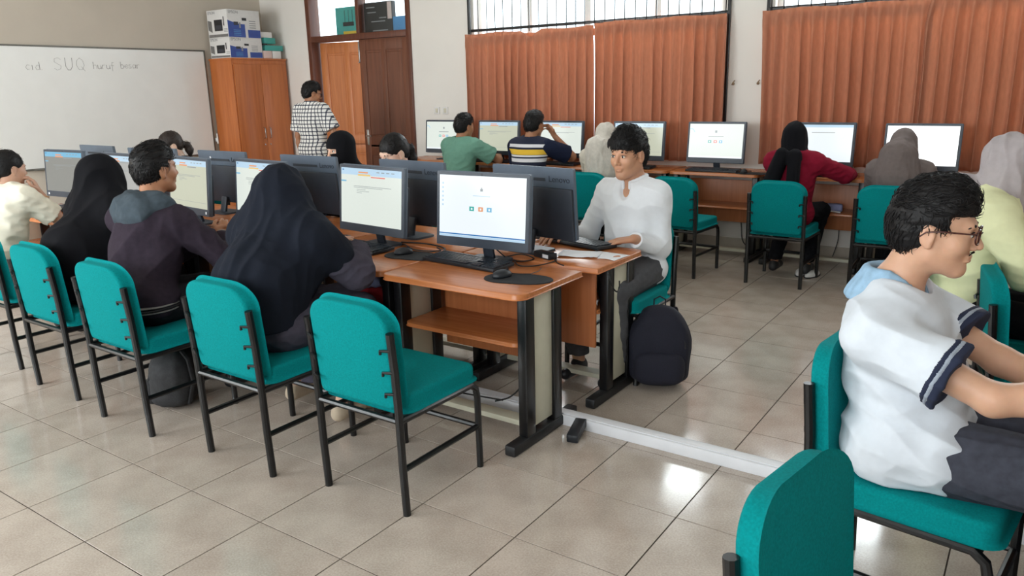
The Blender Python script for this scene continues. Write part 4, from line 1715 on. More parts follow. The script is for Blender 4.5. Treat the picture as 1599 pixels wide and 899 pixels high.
def surface_nets(F, lo, res):
    I = F < 0
    cnt = np.zeros(np.array(F.shape) - 1, np.uint8)
    offs = [(a, b, c) for a in (0, 1) for b in (0, 1) for c in (0, 1)]
    sh = cnt.shape
    for a, b, c in offs:
        cnt += I[a:a + sh[0], b:b + sh[1], c:c + sh[2]]
    idx = np.argwhere((cnt > 0) & (cnt < 8))
    ids = np.full(sh, -1, np.int32)
    ids[idx[:, 0], idx[:, 1], idx[:, 2]] = np.arange(len(idx))
    V = np.stack([F[idx[:, 0] + a, idx[:, 1] + b, idx[:, 2] + c] for a, b, c in offs], 1)
    P = np.zeros((len(idx), 3))
    N = np.zeros(len(idx))
    for i in range(8):
        for j in range(i + 1, 8):
            di = np.array(offs[j]) - np.array(offs[i])
            if np.abs(di).sum() != 1:
                continue
            a, b = V[:, i], V[:, j]
            m = (a < 0) != (b < 0)
            t = np.where(m, a / np.where(m, a - b, 1), 0)
            P += np.where(m[:, None], np.array(offs[i]) + t[:, None] * di, 0)
            N += m
    P = (P / N[:, None] + idx) * res + lo
    faces = []
    for ax_ in range(3):
        a1, a2 = (ax_ + 1) % 3, (ax_ + 2) % 3
        s0 = [slice(None)] * 3
        s1 = [slice(None)] * 3
        s0[ax_], s1[ax_] = slice(0, -1), slice(1, None)
        E_ = np.argwhere(I[tuple(s0)] != I[tuple(s1)])
        E_ = E_[(E_[:, a1] > 0) & (E_[:, a2] > 0) & (E_[:, a1] < F.shape[a1] - 1) & (E_[:, a2] < F.shape[a2] - 1)]
        ins = I[E_[:, 0], E_[:, 1], E_[:, 2]]

        def cell(d1, d2):
            e = E_.copy()
            e[:, a1] += d1
            e[:, a2] += d2
            return ids[e[:, 0], e[:, 1], e[:, 2]]
        q = np.stack([cell(-1, -1), cell(0, -1), cell(0, 0), cell(-1, 0)], 1)
        q[~ins] = q[~ins][:, ::-1]
        faces.append(q)
    return P, np.concatenate(faces)


def wobble(P, freq, seed, n=6):
    rs = np.random.RandomState(seed)
    out = np.zeros(len(P))
    Q = P.copy()
    for i in range(n):
        d = rs.normal(size=3)
        d /= np.linalg.norm(d)
        out += np.sin(Q @ d * freq * rs.uniform(0.6, 1.6) + rs.uniform(0, 6.3))
    return out / n


def normals_of(P, Fc):
    a = P[Fc[:, 2]] - P[Fc[:, 0]]
    b = P[Fc[:, 3]] - P[Fc[:, 1]]
    nf = np.cross(a, b)
    n = np.zeros_like(P)
    for i in range(4):
        np.add.at(n, Fc[:, i], nf)
    return n / (np.linalg.norm(n, axis=1)[:, None] + 1e-12)


def field_obj(name, fld, res, m, parent, fold=0.0, ffreq=28, seed=1, stretch=(1, 1, 1), fine=0.0, extra=None):
    P, Fc = fld.mesh(res)
    if fold or fine:
        nn = normals_of(P, Fc)
        Q = P * np.array(stretch)
        W_ = 0.02 * wobble(P, 14, seed + 9)[:, None]
        w = wobble(Q + W_, ffreq * 1.9, seed, 4)
        w2 = wobble(Q * 0.9 + W_, ffreq * 4.2, seed + 5, 4)
        mask = 0.55 + 0.45 * np.tanh(3 * wobble(P, 9, seed + 20))
        d = fold * ((np.abs(w) * -2 + 0.6) + (0.35 - np.abs(w2)) * 0.9 * mask)
        if fine:
            d = d + fine * wobble(Q, ffreq * 4.5, seed + 3, 6)
        P = P + nn * d[:, None]
    if extra is not None:
        P, Fc = extra(P, Fc)
    me = bpy.data.meshes.new(name)
    me.vertices.add(len(P))
    me.vertices.foreach_set('co', P.astype(np.float32).ravel())
    me.loops.add(len(Fc) * 4)
    me.loops.foreach_set('vertex_index', Fc.astype(np.int32).ravel())
    me.polygons.add(len(Fc))
    me.polygons.foreach_set('loop_start', np.arange(0, len(Fc) * 4, 4, dtype=np.int32))
    me.polygons.foreach_set('loop_total', np.full(len(Fc), 4, dtype=np.int32))
    me.update(calc_edges=True)
    me.polygons.foreach_set('use_smooth', np.ones(len(Fc), dtype=bool))
    me.materials.append(MT[m] if isinstance(m, str) else m)
    o = bpy.data.objects.new(name, me)
    C.objects.link(o)
    if parent is not None:
        o.parent = parent
    return o


def V3(*a):
    return np.array(a, float)


HEADS = []


def unit(v):
    v = np.asarray(v, float)
    return v / (np.linalg.norm(v) + 1e-12)


def rot_ypr(yaw, pitch, roll):
    """head frame: columns right, forward, up; yaw turns left (+), pitch looks down (+)"""
    return np.array(Matrix.Rotation(yaw, 3, 'Z') @ Matrix.Rotation(-pitch, 3, 'X') @ Matrix.Rotation(roll, 3, 'Y'))


def ik(s, w, l1, l2, pole):
    s, w, pole = map(lambda v: np.asarray(v, float), (s, w, pole))
    d = w - s
    L = min(np.linalg.norm(d), (l1 + l2) * 0.995)
    u = unit(d)
    w = s + u * L
    x = (l1 * l1 - l2 * l2 + L * L) / (2 * L)
    h = math.sqrt(max(l1 * l1 - x * x, 0))
    p = pole - u * (pole @ u)
    return s + u * x + unit(p) * h, w


SKIN = {}


def skin(rgb):
    if rgb not in SKIN:
        SKIN[rgb] = mat('skin', rgb, 0.5, noise=0.05, nscale=35, sss=0.25, bump=0.08, bscale=300)
    return SKIN[rgb]


CL = {}


def cloth(name, rgb, rough=0.9, noise=0.06, bump=0.35):
    if name not in CL:
        CL[name] = mat(name, rgb, rough, noise=noise, nscale=40, bump=bump, bscale=900, spec=0.15)
    return CL[name]


MT['hair'] = mat('black_hair', (17, 15, 16), 0.55, noise=0.3, nscale=60, bump=0.5, bscale=260, stretch=(1, 1, 0.35), spec=0.3)
MT['hair_brown'] = mat('dark_brown_hair', (40, 29, 24), 0.55, noise=0.3, nscale=60, bump=0.6, bscale=260, stretch=(1, 1, 0.35), spec=0.45)
MT['eyewhite'] = mat('eye_white', (226, 222, 216), 0.15, noise=0.02)
MT['iris'] = mat('dark_iris', (36, 24, 18), 0.1, noise=0.1)
MT['lips'] = mat('lips', (150, 92, 82), 0.45, noise=0.08)
MT['gold'] = mat('gold_metal', (190, 150, 70), 0.3, 0.9, noise=0.05)


def plaid_mat():
    m = mat('checked_shirt_cloth', (232, 230, 226), 0.9)
    nt = m.node_tree
    b = nt.nodes['Principled BSDF']
    tc = nt.nodes.new('ShaderNodeTexCoord')
    sp = nt.nodes.new('ShaderNodeSeparateXYZ')
    nt.links.new(tc.outputs['Object'], sp.inputs[0])
    vals = []
    for out, per in (('X', 0.042), ('Z', 0.042)):
        a = nt.nodes.new('ShaderNodeMath')
        a.operation = 'DIVIDE'
        nt.links.new(sp.outputs[out], a.inputs[0])
        a.inputs[1].default_value = per
        f = nt.nodes.new('ShaderNodeMath')
        f.operation = 'FRACT'
        nt.links.new(a.outputs[0], f.inputs[0])
        lt = nt.nodes.new('ShaderNodeMath')
        lt.operation = 'LESS_THAN'
        nt.links.new(f.outputs[0], lt.inputs[0])
        lt.inputs[1].default_value = 0.26
        vals.append(lt)
    ad = nt.nodes.new('ShaderNodeMath')
    ad.operation = 'ADD'
    nt.links.new(vals[0].outputs[0], ad.inputs[0])
    nt.links.new(vals[1].outputs[0], ad.inputs[1])
    dv = nt.nodes.new('ShaderNodeMath')
    dv.operation = 'MULTIPLY'
    dv.inputs[1].default_value = 0.5
    nt.links.new(ad.outputs[0], dv.inputs[0])
    cr = nt.nodes.new('ShaderNodeValToRGB')
    cr.color_ramp.elements[0].color = lin((236, 234, 230))
    cr.color_ramp.elements[1].color = lin((30, 34, 52))
    e = cr.color_ramp.elements.new(0.5)
    e.color = lin((92, 94, 104))
    nt.links.new(dv.outputs[0], cr.inputs[0])
    nt.links.new(cr.outputs[0], b.inputs['Base Color'])
    return m


def band_mat(name, base, bands):
    """horizontal woven bands given as (z0, z1, rgb) in the object's own space"""
    m = mat(name, base, 0.9)
    nt = m.node_tree
    b = nt.nodes['Principled BSDF']
    tc = nt.nodes.new('ShaderNodeTexCoord')
    sp = nt.nodes.new('ShaderNodeSeparateXYZ')
    nt.links.new(tc.outputs['Object'], sp.inputs[0])
    prev = None
    for z0, z1, rgb in bands:
        g = nt.nodes.new('ShaderNodeMath')
        g.operation = 'GREATER_THAN'
        g.inputs[1].default_value = z0
        l = nt.nodes.new('ShaderNodeMath')
        l.operation = 'LESS_THAN'
        l.inputs[1].default_value = z1
        nt.links.new(sp.outputs['Z'], g.inputs[0])
        nt.links.new(sp.outputs['Z'], l.inputs[0])
        mu = nt.nodes.new('ShaderNodeMath')
        mu.operation = 'MULTIPLY'
        nt.links.new(g.outputs[0], mu.inputs[0])
        nt.links.new(l.outputs[0], mu.inputs[1])
        mx = nt.nodes.new('ShaderNodeMix')
        mx.data_type = 'RGBA'
        nt.links.new(mu.outputs[0], mx.inputs[0])
        if prev is None:
            mx.inputs[6].default_value = lin(base)
        else:
            nt.links.new(prev, mx.inputs[6])
        mx.inputs[7].default_value = lin(rgb)
        prev = mx.outputs[2]
    nt.links.new(prev, b.inputs['Base Color'])
    return m


def hand(F, w, d, nrm, side, curl=0.3, s=1.0, spread=0.12, thumb=0.5, mit=False):
    """palm, four unequal fingers with three joints, thumb from the side of the palm.
    w wrist, d finger direction, nrm back-of-hand normal, side +1 when the thumb lies towards cross(d, nrm)"""
    d, nrm = unit(d), unit(nrm)
    nrm = unit(nrm - d * (nrm @ d))
    lat = np.cross(d, nrm) * side
    w = np.asarray(w, float)
    kn = []
    for i, (o, L) in enumerate(((0.030, .084), (0.010, .088), (-0.011, .084), (-0.030, .076))):
        k_ = w + d * L * s + lat * o * s
        F.cap(w + d * 0.01 * s + lat * o * 0.6 * s, k_, 0.0145 * s, 0.0112 * s, 0.012)
        kn.append(k_)
    for i, (k_, lens) in enumerate(zip(kn, ((.040, .025, .020), (.045, .029, .021), (.041, .027, .021), (.032, .020, .018)))):
        a = spread * (1.5 - i) * 0.9
        dd = unit(d + lat * a)
        r = (0.0092, 0.0095, 0.009, 0.008)[i] * s
        p = k_
        c = 0.0
        for j, L in enumerate(lens):
            c += curl * (0.7, 1.0, 0.7)[j]
            dj = dd * math.cos(c) - nrm * math.sin(c)
            q = p + dj * L * s
            F.cap(p, q, r * (1 - .08 * j), r * (1 - .08 * (j + 1)), 0.0035)
            p = q
    b = w + d * 0.022 * s + lat * 0.022 * s - nrm * 0.004
    t1 = b + unit(d * 0.7 + lat * (0.5 + thumb) - nrm * 0.35) * 0.042 * s
    t2 = t1 + unit(d * 1.0 + lat * 0.25 * thumb - nrm * 0.25) * 0.030 * s
    t3 = t2 + unit(d * 1.0 - lat * 0.05 - nrm * 0.3) * 0.024 * s
    F.chain([b, t1, t2, t3], [0.0155 * s, 0.0125 * s, 0.0105 * s, 0.0085 * s], 0.008)
    return F


def head_field(F, c, R, s, neck):
    def h(x, y, z):
        return c + R @ V3(x, y, z) * s
    e = lambda p, r, k=.02, op='u': F.ell(h(*p), V3(*r) * s, k, op, R)
    e((0, -.012, .028), (.076, .097, .090))
    e((0, .028, -.032), (.062, .062, .080), .03)
    F.cap(h(.045, .0, -.062), h(.012, .062, -.098), .024 * s, .018 * s, .03)
    F.cap(h(-.045, .0, -.062), h(-.012, .062, -.098), .024 * s, .018 * s, .03)
    e((0, .066, -.100), (.022, .018, .016), .02)
    for q in (-1, 1):
        e((q * .038, .058, -.028), (.026, .026, .028), .02)
    F.cap(h(-.030, .079, .020), h(.030, .079, .020), .012 * s, .012 * s, .02)
    for q in (-1, 1):
        e((q * .031, .098, .001), (.018, .016, .010), .012, 's')
        e((q * .031, .074, .000), (.0165, .0155, .0125), .004)
    F.cap(h(0, .086, .012), h(0, .107, -.030), .0075 * s, .0115 * s, .012)
    for q in (-1, 1):
        e((q * .0125, .095, -.036), (.0085, .010, .0075), .006)
    e((0, .086, -.060), (.024, .012, .006), .008)
    e((0, .085, -.071), (.021, .012, .0065), .006)
    F.cap(h(-.020, .099, -.0655), h(.020, .099, -.0655), .0028 * s, .0028 * s, .003, 's')
    for q in (-1, 1):
        e((q * .078, -.008, -.008), (.0075, .019, .031), .008)
        e((q * .0865, -.004, -.004), (.005, .011, .018), .005, 's')
        e((q * .0790, -.002, -.034), (.006, .009, .009), .005)
    F.cap(h(0, -.022, -.045), neck, .056 * s, .058 * s, .03)
    return h


def eyes(c, R, s, parent, m='iris', lids=True, brow='hair', brow_tilt=0.0):
    def h(x, y, z):
        return c + R @ V3(x, y, z) * s
    for q in (-1, 1):
        F = Field()
        F.ell(h(q * .031, .0775, .000), V3(.0125, .0140, .0085) * s, .001, R=R)
        o = field_obj('eye', F, 0.0022, 'eyewhite', parent)
        F = Field()
        F.ell(h(q * .0305, .0885, .000), V3(.0055, .0045, .0058) * s, .001, R=R)
        field_obj('iris', F, 0.0015, m, o)
        F = Field()
        F.chain([h(q * .014, .0885, .0185), h(q * .030, .0900, .0245), h(q * .048, .0780, .0185)], [.0030 * s, .0036 * s, .0018 * s], .004)
        field_obj('eyebrow', F, 0.0018, brow, parent)
        F = Field()
        F.chain([h(q * .016, .0855, .0045), h(q * .031, .0915, .0085), h(q * .046, .0815, .0040)], [.0014 * s, .0018 * s, .0014 * s], .002)
        field_obj('eyelid', F, 0.0014, brow, parent)
    F = Field()
    F.ell(h(0, .0875, -.0605), V3(.0215, .0095, .0045) * s, .002, R=R)
    F.ell(h(0, .0865, -.0705), V3(.0185, .0100, .0052) * s, .002, R=R)
    F.cap(h(-.020, .099, -.0655), h(.020, .099, -.0655), .0022 * s, .0022 * s, .002, 's')
    field_obj('lips', F, 0.0022, 'lips', parent)


def strands(P, Fc, n, length, seed, comb, res, up=0.006):
    """add tapered locks lying along the hair surface"""
    rnd = np.random.RandomState(seed)
    nn = normals_of(P, Fc)
    idx = rnd.choice(len(P), n)
    Vs, Fs = [P], [Fc]
    base = len(P)
    for i in idx:
        p, nr = P[i], nn[i]
        d = comb(p, nr) + rnd.normal(size=3) * 0.35
        d = unit(d - nr * (d @ nr))
        b = np.cross(nr, d)
        L = length * rnd.uniform(0.6, 1.25)
        w = rnd.uniform(0.0012, 0.0026)
        ring = []
        K = 4
        for k in range(K):
            t = k / (K - 1)
            q = p + d * L * t + nr * (up * math.sin(t * 2.4) - 0.30 * L * t * t * 0.9) + b * 0.008 * math.sin(t * 3 + i) * t
            ww = w * (1 - 0.85 * t)
            ring.append([q + b * ww, q + nr * ww * 0.9, q - b * ww, q - nr * ww * 0.9])
        vs = np.array(ring).reshape(-1, 3)
        fs = []
        for k in range(K - 1):
            for m_ in range(4):
                fs.append((base + k * 4 + m_, base + k * 4 + (m_ + 1) % 4, base + (k + 1) * 4 + (m_ + 1) % 4, base + (k + 1) * 4 + m_))
        fs.append((base + (K - 1) * 4, base + (K - 1) * 4 + 1, base + (K - 1) * 4 + 2, base + (K - 1) * 4 + 3))
        Vs.append(vs)
        Fs.append(np.array(fs))
        base += len(vs)
    return np.concatenate(Vs), np.concatenate(Fs)


def hair_short(c, R, s, parent, res, m='hair', top=0.018, fringe=False, seed=5, n=500, nape=-.075, side_cut=True, length=0.035, low=0.0):
    def h(x, y, z):
        return c + R @ V3(x, y, z) * s
    F = Field()
    F.ell(h(0, -.016, .034), V3(.083, .103, .092 + top * .7) * s, .02, R=R)
    F.ell(h(0, .020, .075), V3(.066, .066, .046 + top) * s, .03, R=R)
    F.ell(h(0, -.050, -.010), V3(.070, .062, .070) * s, .03, R=R)
    # face clear
    zf = .020 if fringe else .040
    F.ell(h(0, .125, zf - .085), V3(.088, .078, .088) * s, .012, 's', R=R)
    F.box(h(0, .13, zf - .10), V3(.12, .085, .10) * s, .006, .012, 's', R=R)
    # ears and cheeks clear
    for q in (-1, 1):
        F.ell(h(q * .085, .012, -.020 + low), V3(.022, .036, .040) * s, .008, 's', R=R)
        F.ell(h(q * .070, .055, -.055 + low), V3(.045, .050, .060) * s, .010, 's', R=R)
    F.box(h(0, 0, nape - .08), V3(.15, .15, .08) * s, .002, .012, 's', R=R)
    fw, upv = R[:, 1], R[:, 2]

    def comb(p, nr):
        v = (p - c)
        side = R[:, 0] * np.sign(v @ R[:, 0]) * 0.3
        if v @ upv > 0.05 * s:
            return fw * 1.0 + side + upv * 0.25
        return -upv * 1.0 + fw * 0.2 * np.sign(v @ fw)

    def ex(P, Fc):
        return strands(P, Fc, n, length * s, seed, comb, res)
    o = field_obj('hair', F, res, m, parent, fold=0.0018, ffreq=90, seed=seed, stretch=(1, 0.4, 1), fine=0.0012, extra=ex)
    return h


def torso_prims(F, J, e, s, hemz=None, k=.04, belly=0.0, chestr=1.0):
    """pelvis, belly, ribs and shoulder girdle, grown by e"""
    u = unit(J['neck'] - J['hip'])
    r = unit(J['shR'] - J['shL'])
    f = unit(np.cross(u, r))
    R = np.stack([r, f, u], 1)
    mid = J['hip'] + (J['neck'] - J['hip']) * .34
    F.ell(J['hip'] + V3(0, 0, .0), V3(.165 * s + e, .125 * s + e, .115 * s + e), k, R=R)
    F.ell(mid + f * .012, V3(.142 * s + e + belly * .6, .108 * s + e + belly, .14 * s + e), k, R=R)
    F.ell(J['hip'] + (J['neck'] - J['hip']) * .66, V3(.158 * s * chestr + e, .112 * s + e, .17 * s + e), k, R=R)
    shm = (J['shL'] + J['shR']) / 2
    F.cap(J['shL'] + (shm - J['shL']) * .12, J['shR'] + (shm - J['shR']) * .12, .058 * s + e, .058 * s + e, k)
    for q in ('shL', 'shR'):
        F.cap(J['neck'] + u * .0, J[q] + (J['neck'] - J[q]) * .25, .045 * s + e, .042 * s + e, k)
    return R


def person(label, loc, rz_, o, group=None):
    """o: options; builds body, clothes, hair. local frame: x right, y forward"""
    t = thing('person', label, 'person', loc, rz_, group)
    s = o.get('s', 1.0)
    res = o.get('res', 0.006)
    rc = o.get('rcloth', res * 1.25)
    st = o.get('stand', False)
    hz = o.get('hipz', 0.95 if st else 0.56)
    lean = o.get('lean', 0.06)
    sx = o.get('twist', 0.0)
    J = {}
    J['hip'] = V3(0, 0, hz)
    bend = o.get('bend', 0.0)
    J['neck'] = V3(bend, lean, hz + o.get('th', .49) * s)
    shw = o.get('shw', .178) * s
    J['shR'] = J['neck'] + V3(shw * math.cos(sx), shw * math.sin(sx), -.045 * s + o.get('shrug', (0, 0))[1])
    J['shL'] = J['neck'] + V3(-shw * math.cos(sx), -shw * math.sin(sx), -.045 * s + o.get('shrug', (0, 0))[0])
    hc = J['neck'] + V3(*o.get('head', (0, .03, .165))) * V3(1, 1, s)
    hs = o.get('hs', s)
    R = rot_ypr(*o.get('look', (0, 0.05, 0)))
    wrR = V3(*o.get('wrR', (.12, .40, hz + .2)))
    wrL = V3(*o.get('wrL', (-.12, .40, hz + .2)))
    elR, wrR = ik(J['shR'], wrR, .29 * s, .255 * s, o.get('poleR', (.5, -.4, -1)))
    elL, wrL = ik(J['shL'], wrL, .29 * s, .255 * s, o.get('poleL', (-.5, -.4, -1)))
    # legs
    if st:
        kn = [V3(q * .10, .03, .50) for q in (1, -1)]
        an = [V3(q * .11, -.02, .085) for q in (1, -1)]
        hj = [V3(q * .09, 0, hz - .04) for q in (1, -1)]
    else:
        kn = [V3(*o.get('knR', (.13, .44 * s, .53))), V3(*o.get('knL', (-.13, .44 * s, .53)))]
        an = [V3(*o.get('anR', (.12, .40, .10))), V3(*o.get('anL', (-.12, .40, .10)))]
        hj = [V3(q * .09 * s, .02, hz - .015) for q in (1, -1)]
    toe = [a + unit(V3(*o.get('toe', (0, 1, 0)))) * .135 + V3(0, 0, -.06) for a in an]
    dR, dL = o.get('dR', unit(wrR - elR)), o.get('dL', unit(wrL - elL))
    nR, nL = o.get('nR', (0, 0, 1)), o.get('nL', (0, 0, 1))
    # ---- body
    B = Field()
    torso_prims(B, J, -0.012, s, k=.05)
    B.cap(J['neck'] + V3(0, -.01, -.02), J['neck'] + V3(0, 0, .02), .06 * s, .055 * s, .04)
    h = head_field(B, hc, R, hs, J['neck'] + V3(0, -.01, -.01))
    for sh, el, wr in ((J['shR'], elR, wrR), (J['shL'], elL, wrL)):
        B.cap(sh, el, .047 * s, .038 * s, .03)
        B.cap(el, el + (wr - el) * .35, .039 * s, .040 * s, .02)
        B.cap(el + (wr - el) * .35, wr, .040 * s, .025 * s, .02)
    if 'hands' in o:
        o['hands'](B, wrL, wrR, dL, dR)
    else:
        hand(B, wrR, dR, nR, -1, o.get('curl', .35), s)
        hand(B, wrL, dL, nL, 1, o.get('curl', .35), s)
    for q in (0, 1):
        B.cap(hj[q], kn[q], .070 * s, .050 * s, .03)
        B.cap(kn[q], kn[q] + (an[q] - kn[q]) * .35, .050 * s, .050 * s, .02)
        B.cap(kn[q] + (an[q] - kn[q]) * .35, an[q], .050 * s, .034 * s, .02)
        B.cap(an[q] + V3(0, -.02, -.045), toe[q], .030, .022, .03)
    field_obj('body', B, res, skin(o.get('skin', (190, 142, 112))), t)
    # ---- trousers or skirt
    T = Field()
    e = o.get('ease_leg', .016)
    lo_cut = o.get('hemz', .13)
    if o.get('skirt'):
        T.ell(J['hip'] + V3(0, .03, -.01), (.20, .19, .115), .05)
        T.cap(V3(0, .02, hz - .02), (kn[0] + kn[1]) / 2 + V3(0, 0, .0), .13, .12, .06)
        for q in (0, 1):
            T.cap(hj[q], kn[q], .10, .085, .05)
            T.chain([kn[q], an[q] + V3(0, .02, .02)], [.085, .085], .07)
        T.cap((kn[0] + kn[1]) / 2, (an[0] + an[1]) / 2, .10, .12, .06)
    else:
        T.ell(J['hip'] + V3(0, 0, -.01), V3(.168 * s + .008, .13 * s + .008, .115 * s), .03)
        for q in (0, 1):
            T.cap(hj[q], kn[q], .082 * s + e, .058 * s + e, .03)
            T.cap(kn[q], kn[q] + (an[q] - kn[q]) * .5, .056 * s + e, .050 * s + e, .02)
            T.cap(kn[q] + (an[q] - kn[q]) * .5, an[q], .050 * s + e, .042 * s + e, .02)
    T.cut((0, 0, lo_cut), (0, 0, -1))
    if o.get('skirt') is None:
        T.cut((0, 0, hz + .10), (0, 0, 1))
    field_obj('skirt' if o.get('skirt') else 'trousers', T, rc, o['leg_mat'], t, fold=.004, ffreq=30, seed=3, stretch=(1.4, .7, 1.0), fine=.0006)
    # ---- shoes
    for q in (0, 1):
        F = Field()
        a = an[q]
        F.cap(a + V3(0, -.03, -.055), toe[q] + V3(0, 0, .002), .036, .030, .03)
        F.ell(a + V3(0, .0, -.03), (.036, .055, .04), .02)
        F.cut((0, 0, a[2] - .0985), (0, 0, -1))
        F.box(a + V3(0, .0, .05), (.1, .1, .042), .002, .01, 's')
        field_obj('shoe', F, max(rc, .006), o.get('shoe_mat', 'box_black'), t)
    # ---- upper garment
    if o.get('top', True):
        G = Field()
        e = o.get('ease', .016)
        torso_prims(G, J, e if not (o.get('hijab') or {}).get('long') else -.01, s, k=.05, belly=o.get('belly', 0.0))
        if o.get('hem'):
            for r_, f_, z_, w_, d_, hh in o['hem']:
                G.ell(J['hip'] + V3(r_, f_, z_), (w_, d_, hh), .05)
        for q_ in o.get('hem_caps', ()):
            G.cap(*q_)
        sl = o.get('sleeve', 'long')
        se = o.get('sleeve_ease', .014)
        fl = []
        for sh, el, wr in ((J['shR'], elR, wrR), (J['shL'], elL, wrL)):
            sleeve_f = Field() if o.get('sleeve_mat') else G
            fl.append(sleeve_f)
            if sl == 'long':
                sleeve_f.cap(sh, el, .052 * s + se, .043 * s + se, .03)
                d_ = unit(wr - el)
                sleeve_f.cap(el, wr - d_ * .0, .043 * s + se, .030 * s + se * .8, .02, cuts=[(wr - d_ * o.get('cuff', .01), d_)])
            else:
                d_ = unit(el - sh)
                p = sh + (el - sh) * o.get('sleeve_len', .62)
                sleeve_f.cap(sh, p + d_ * .06, .056 * s + se, .058 * s + se * 1.5, .03, cuts=[(p, d_)])
        G.cut(tuple(V3(0, 0, o.get('top_hem', hz - .07))), (0, 0, -1))
        # neck opening
        G.cap(J['neck'] + V3(0, .0, .02), hc + R @ V3(0, -.02, -.06) * hs, .064 * s + o.get('hole', 0), .075 * s + o.get('hole', 0), .012, 's')
        if o.get('vneck'):
            G.ell(J['neck'] + V3(0, .10, -.02), (.035, .05, .06), .01, 's')
        nm = o.get('top_name', 'shirt')
        go = field_obj(nm, G, rc, o['top_mat'], t, fold=o.get('fold', .004), ffreq=o.get('ffreq', 26), seed=o.get('seed', 4), stretch=o.get('fstretch', (.8, .8, 1.3)), fine=o.get('fine', .0006))
        if o.get('sleeve_mat'):
            for sleeve_f in fl:
              field_obj('sleeve', sleeve_f, rc, o['sleeve_mat'], t, fold=.003, ffreq=30, seed=8)
        if o.get('sleeve_band'):
            for sh, el in ((J['shR'], elR), (J['shL'], elL)):
                d_ = unit(el - sh)
                p = sh + (el - sh) * o.get('sleeve_len', .62)
                for off, w_, mm in o['sleeve_band']:
                    F = Field()
                    F.cap(sh, p + d_ * .06, .056 * s + se + .0022, .058 * s + se * 1.5 + .0022, .03, cuts=[(p + d_ * off, d_), (p + d_ * (off - w_), -d_)])
                    field_obj('sleeve_stripe', F, min(rc, .004), mm, go)
        if o.get('collar'):
            F = Field()
            kind, cm = o['collar']
            if kind == 'stand':
                for k in range(24):
                    a0, a1 = 2 * PI * k / 24, 2 * PI * (k + 1) / 24
                    if math.cos((a0 + a1) / 2) > .93:
                        continue
                    rr = .072 * s
                    f0 = J['neck'] + V3(rr * math.sin(a0), rr * math.cos(a0) * 1.0 - .002, .022 - .030 * max(0, math.cos(a0)) ** 2)
                    f1 = J['neck'] + V3(rr * math.sin(a1), rr * math.cos(a1) * 1.0 - .002, .022 - .030 * max(0, math.cos(a1)) ** 2)
                    for z in (-.012, 0, .012, .024):
                        F.cap(f0 + V3(0, 0, z), f1 + V3(0, 0, z), .0075, .0075, .010)
            else:
                for k in range(24):
                    a0, a1 = 2 * PI * k / 24, 2 * PI * (k + 1) / 24
                    if math.cos((a0 + a1) / 2) > .97:
                        continue
                    for i, (rr, z) in enumerate(o.get('collar_rings', ((.062, .058), (.066, .044), (.075, .028), (.086, .010), (.094, -.006)))):
                        rr *= s
                        f0 = J['neck'] + V3(rr * math.sin(a0), rr * math.cos(a0) - .006, z - .040 * max(0, math.cos(a0)))
                        f1 = J['neck'] + V3(rr * math.sin(a1), rr * math.cos(a1) - .006, z - .040 * max(0, math.cos(a1)))
                        F.cap(f0, f1, .009, .009, .012)
            F.cap(J['neck'] + V3(0, 0, -.03), hc + R @ V3(0, -.02, -.05) * hs, .0575 * s, .058 * s, .004, 's')
            field_obj('collar', F, .0042, cm, go)
    if o.get('hair'):
        kw = dict(o['hair'])
        hair_short(hc, R, hs, t, o.get('rhair', .005), **kw)
    if o.get('tied'):
        F = Field()
        F.ell(h(0, -.016, .032), V3(.082, .103, .097) * hs, .02, R=R)
        F.ell(h(0, -.045, -.015), V3(.070, .060, .060) * hs, .03, R=R)
        F.ell(h(0, .125, -.050), V3(.092, .080, .098) * hs, .012, 's', R=R)
        for q in (-1, 1):
            F.ell(h(q * .086, .012, -.022), V3(.020, .030, .040) * hs, .008, 's', R=R)
            F.ell(h(q * .070, .058, -.060), V3(.045, .050, .060) * hs, .010, 's', R=R)
        pn = o['tied']
        F.chain([h(*p) for p in pn], [.022, .028, .030, .016][:len(pn)], .02)
        hm = o.get('hair_mat', 'hair')

        def comb(p, nr):
            return h(*pn[0]) - p
        field_obj('hair', F, .005, hm, t, fold=.001, ffreq=60, seed=6, fine=.0008, extra=lambda P, Fc: strands(P, Fc, 250, .05, 4, comb, .005, up=.002))
    if o.get('face', True):
        eyes(hc, R, hs, t)
    hj_ = o.get('hijab')
    if hj_:
        F = Field()
        F.ell(h(0, -.012, .030), V3(.090, .112, .104) * hs, .02, R=R)
        F.ell(h(0, .005, -.050), V3(.082, .088, .085) * hs, .05, R=R)
        lowb = J['neck'] + V3(0, -.01, -.02)
        F.cap(h(0, -.01, -.06), lowb, .088 * hs, .105 * s, .05)
        F.cap(J['shL'] * .8 + J['shR'] * .2 + V3(0, 0, .0), J['shR'] * .8 + J['shL'] * .2, .082 * s, .082 * s, .07)
        hw = hj_.get('w', 1.0)
        F.ell(J['neck'] + V3(0, .02, -.10), (.175 * s * hw, .13 * s, .12 * s), .07)
        for sg in hj_.get('extra', ()):
            F.cap(*sg)
        if hj_.get('long'):
            zb = hj_['long']
            for sh, el in ((J['shR'], elR), (J['shL'], elL)):
                F.cap(sh, el + (sh - el) * hj_.get('arm', .12) + V3(0, -.02, .03), .100 * s * hw, .098 * s * hw, .10)
                F.cap(h(0, -.02, -.02), sh, .085 * s, .095 * s, .10)
            F.chain([J['neck'] + V3(0, -.03, -.05), J['hip'] + V3(0, -.03, .18), J['hip'] + V3(0, -.04, zb - hz)], [.155 * s * hw, .195 * s * hw, .20 * s * hw], .10)
            F.chain([J['neck'] + V3(0, .06, -.15), J['hip'] + V3(0, .12, .2)], [.13 * s, .16 * s], .08)
            F.cut((0, 0, zb), (0, 0, -1))
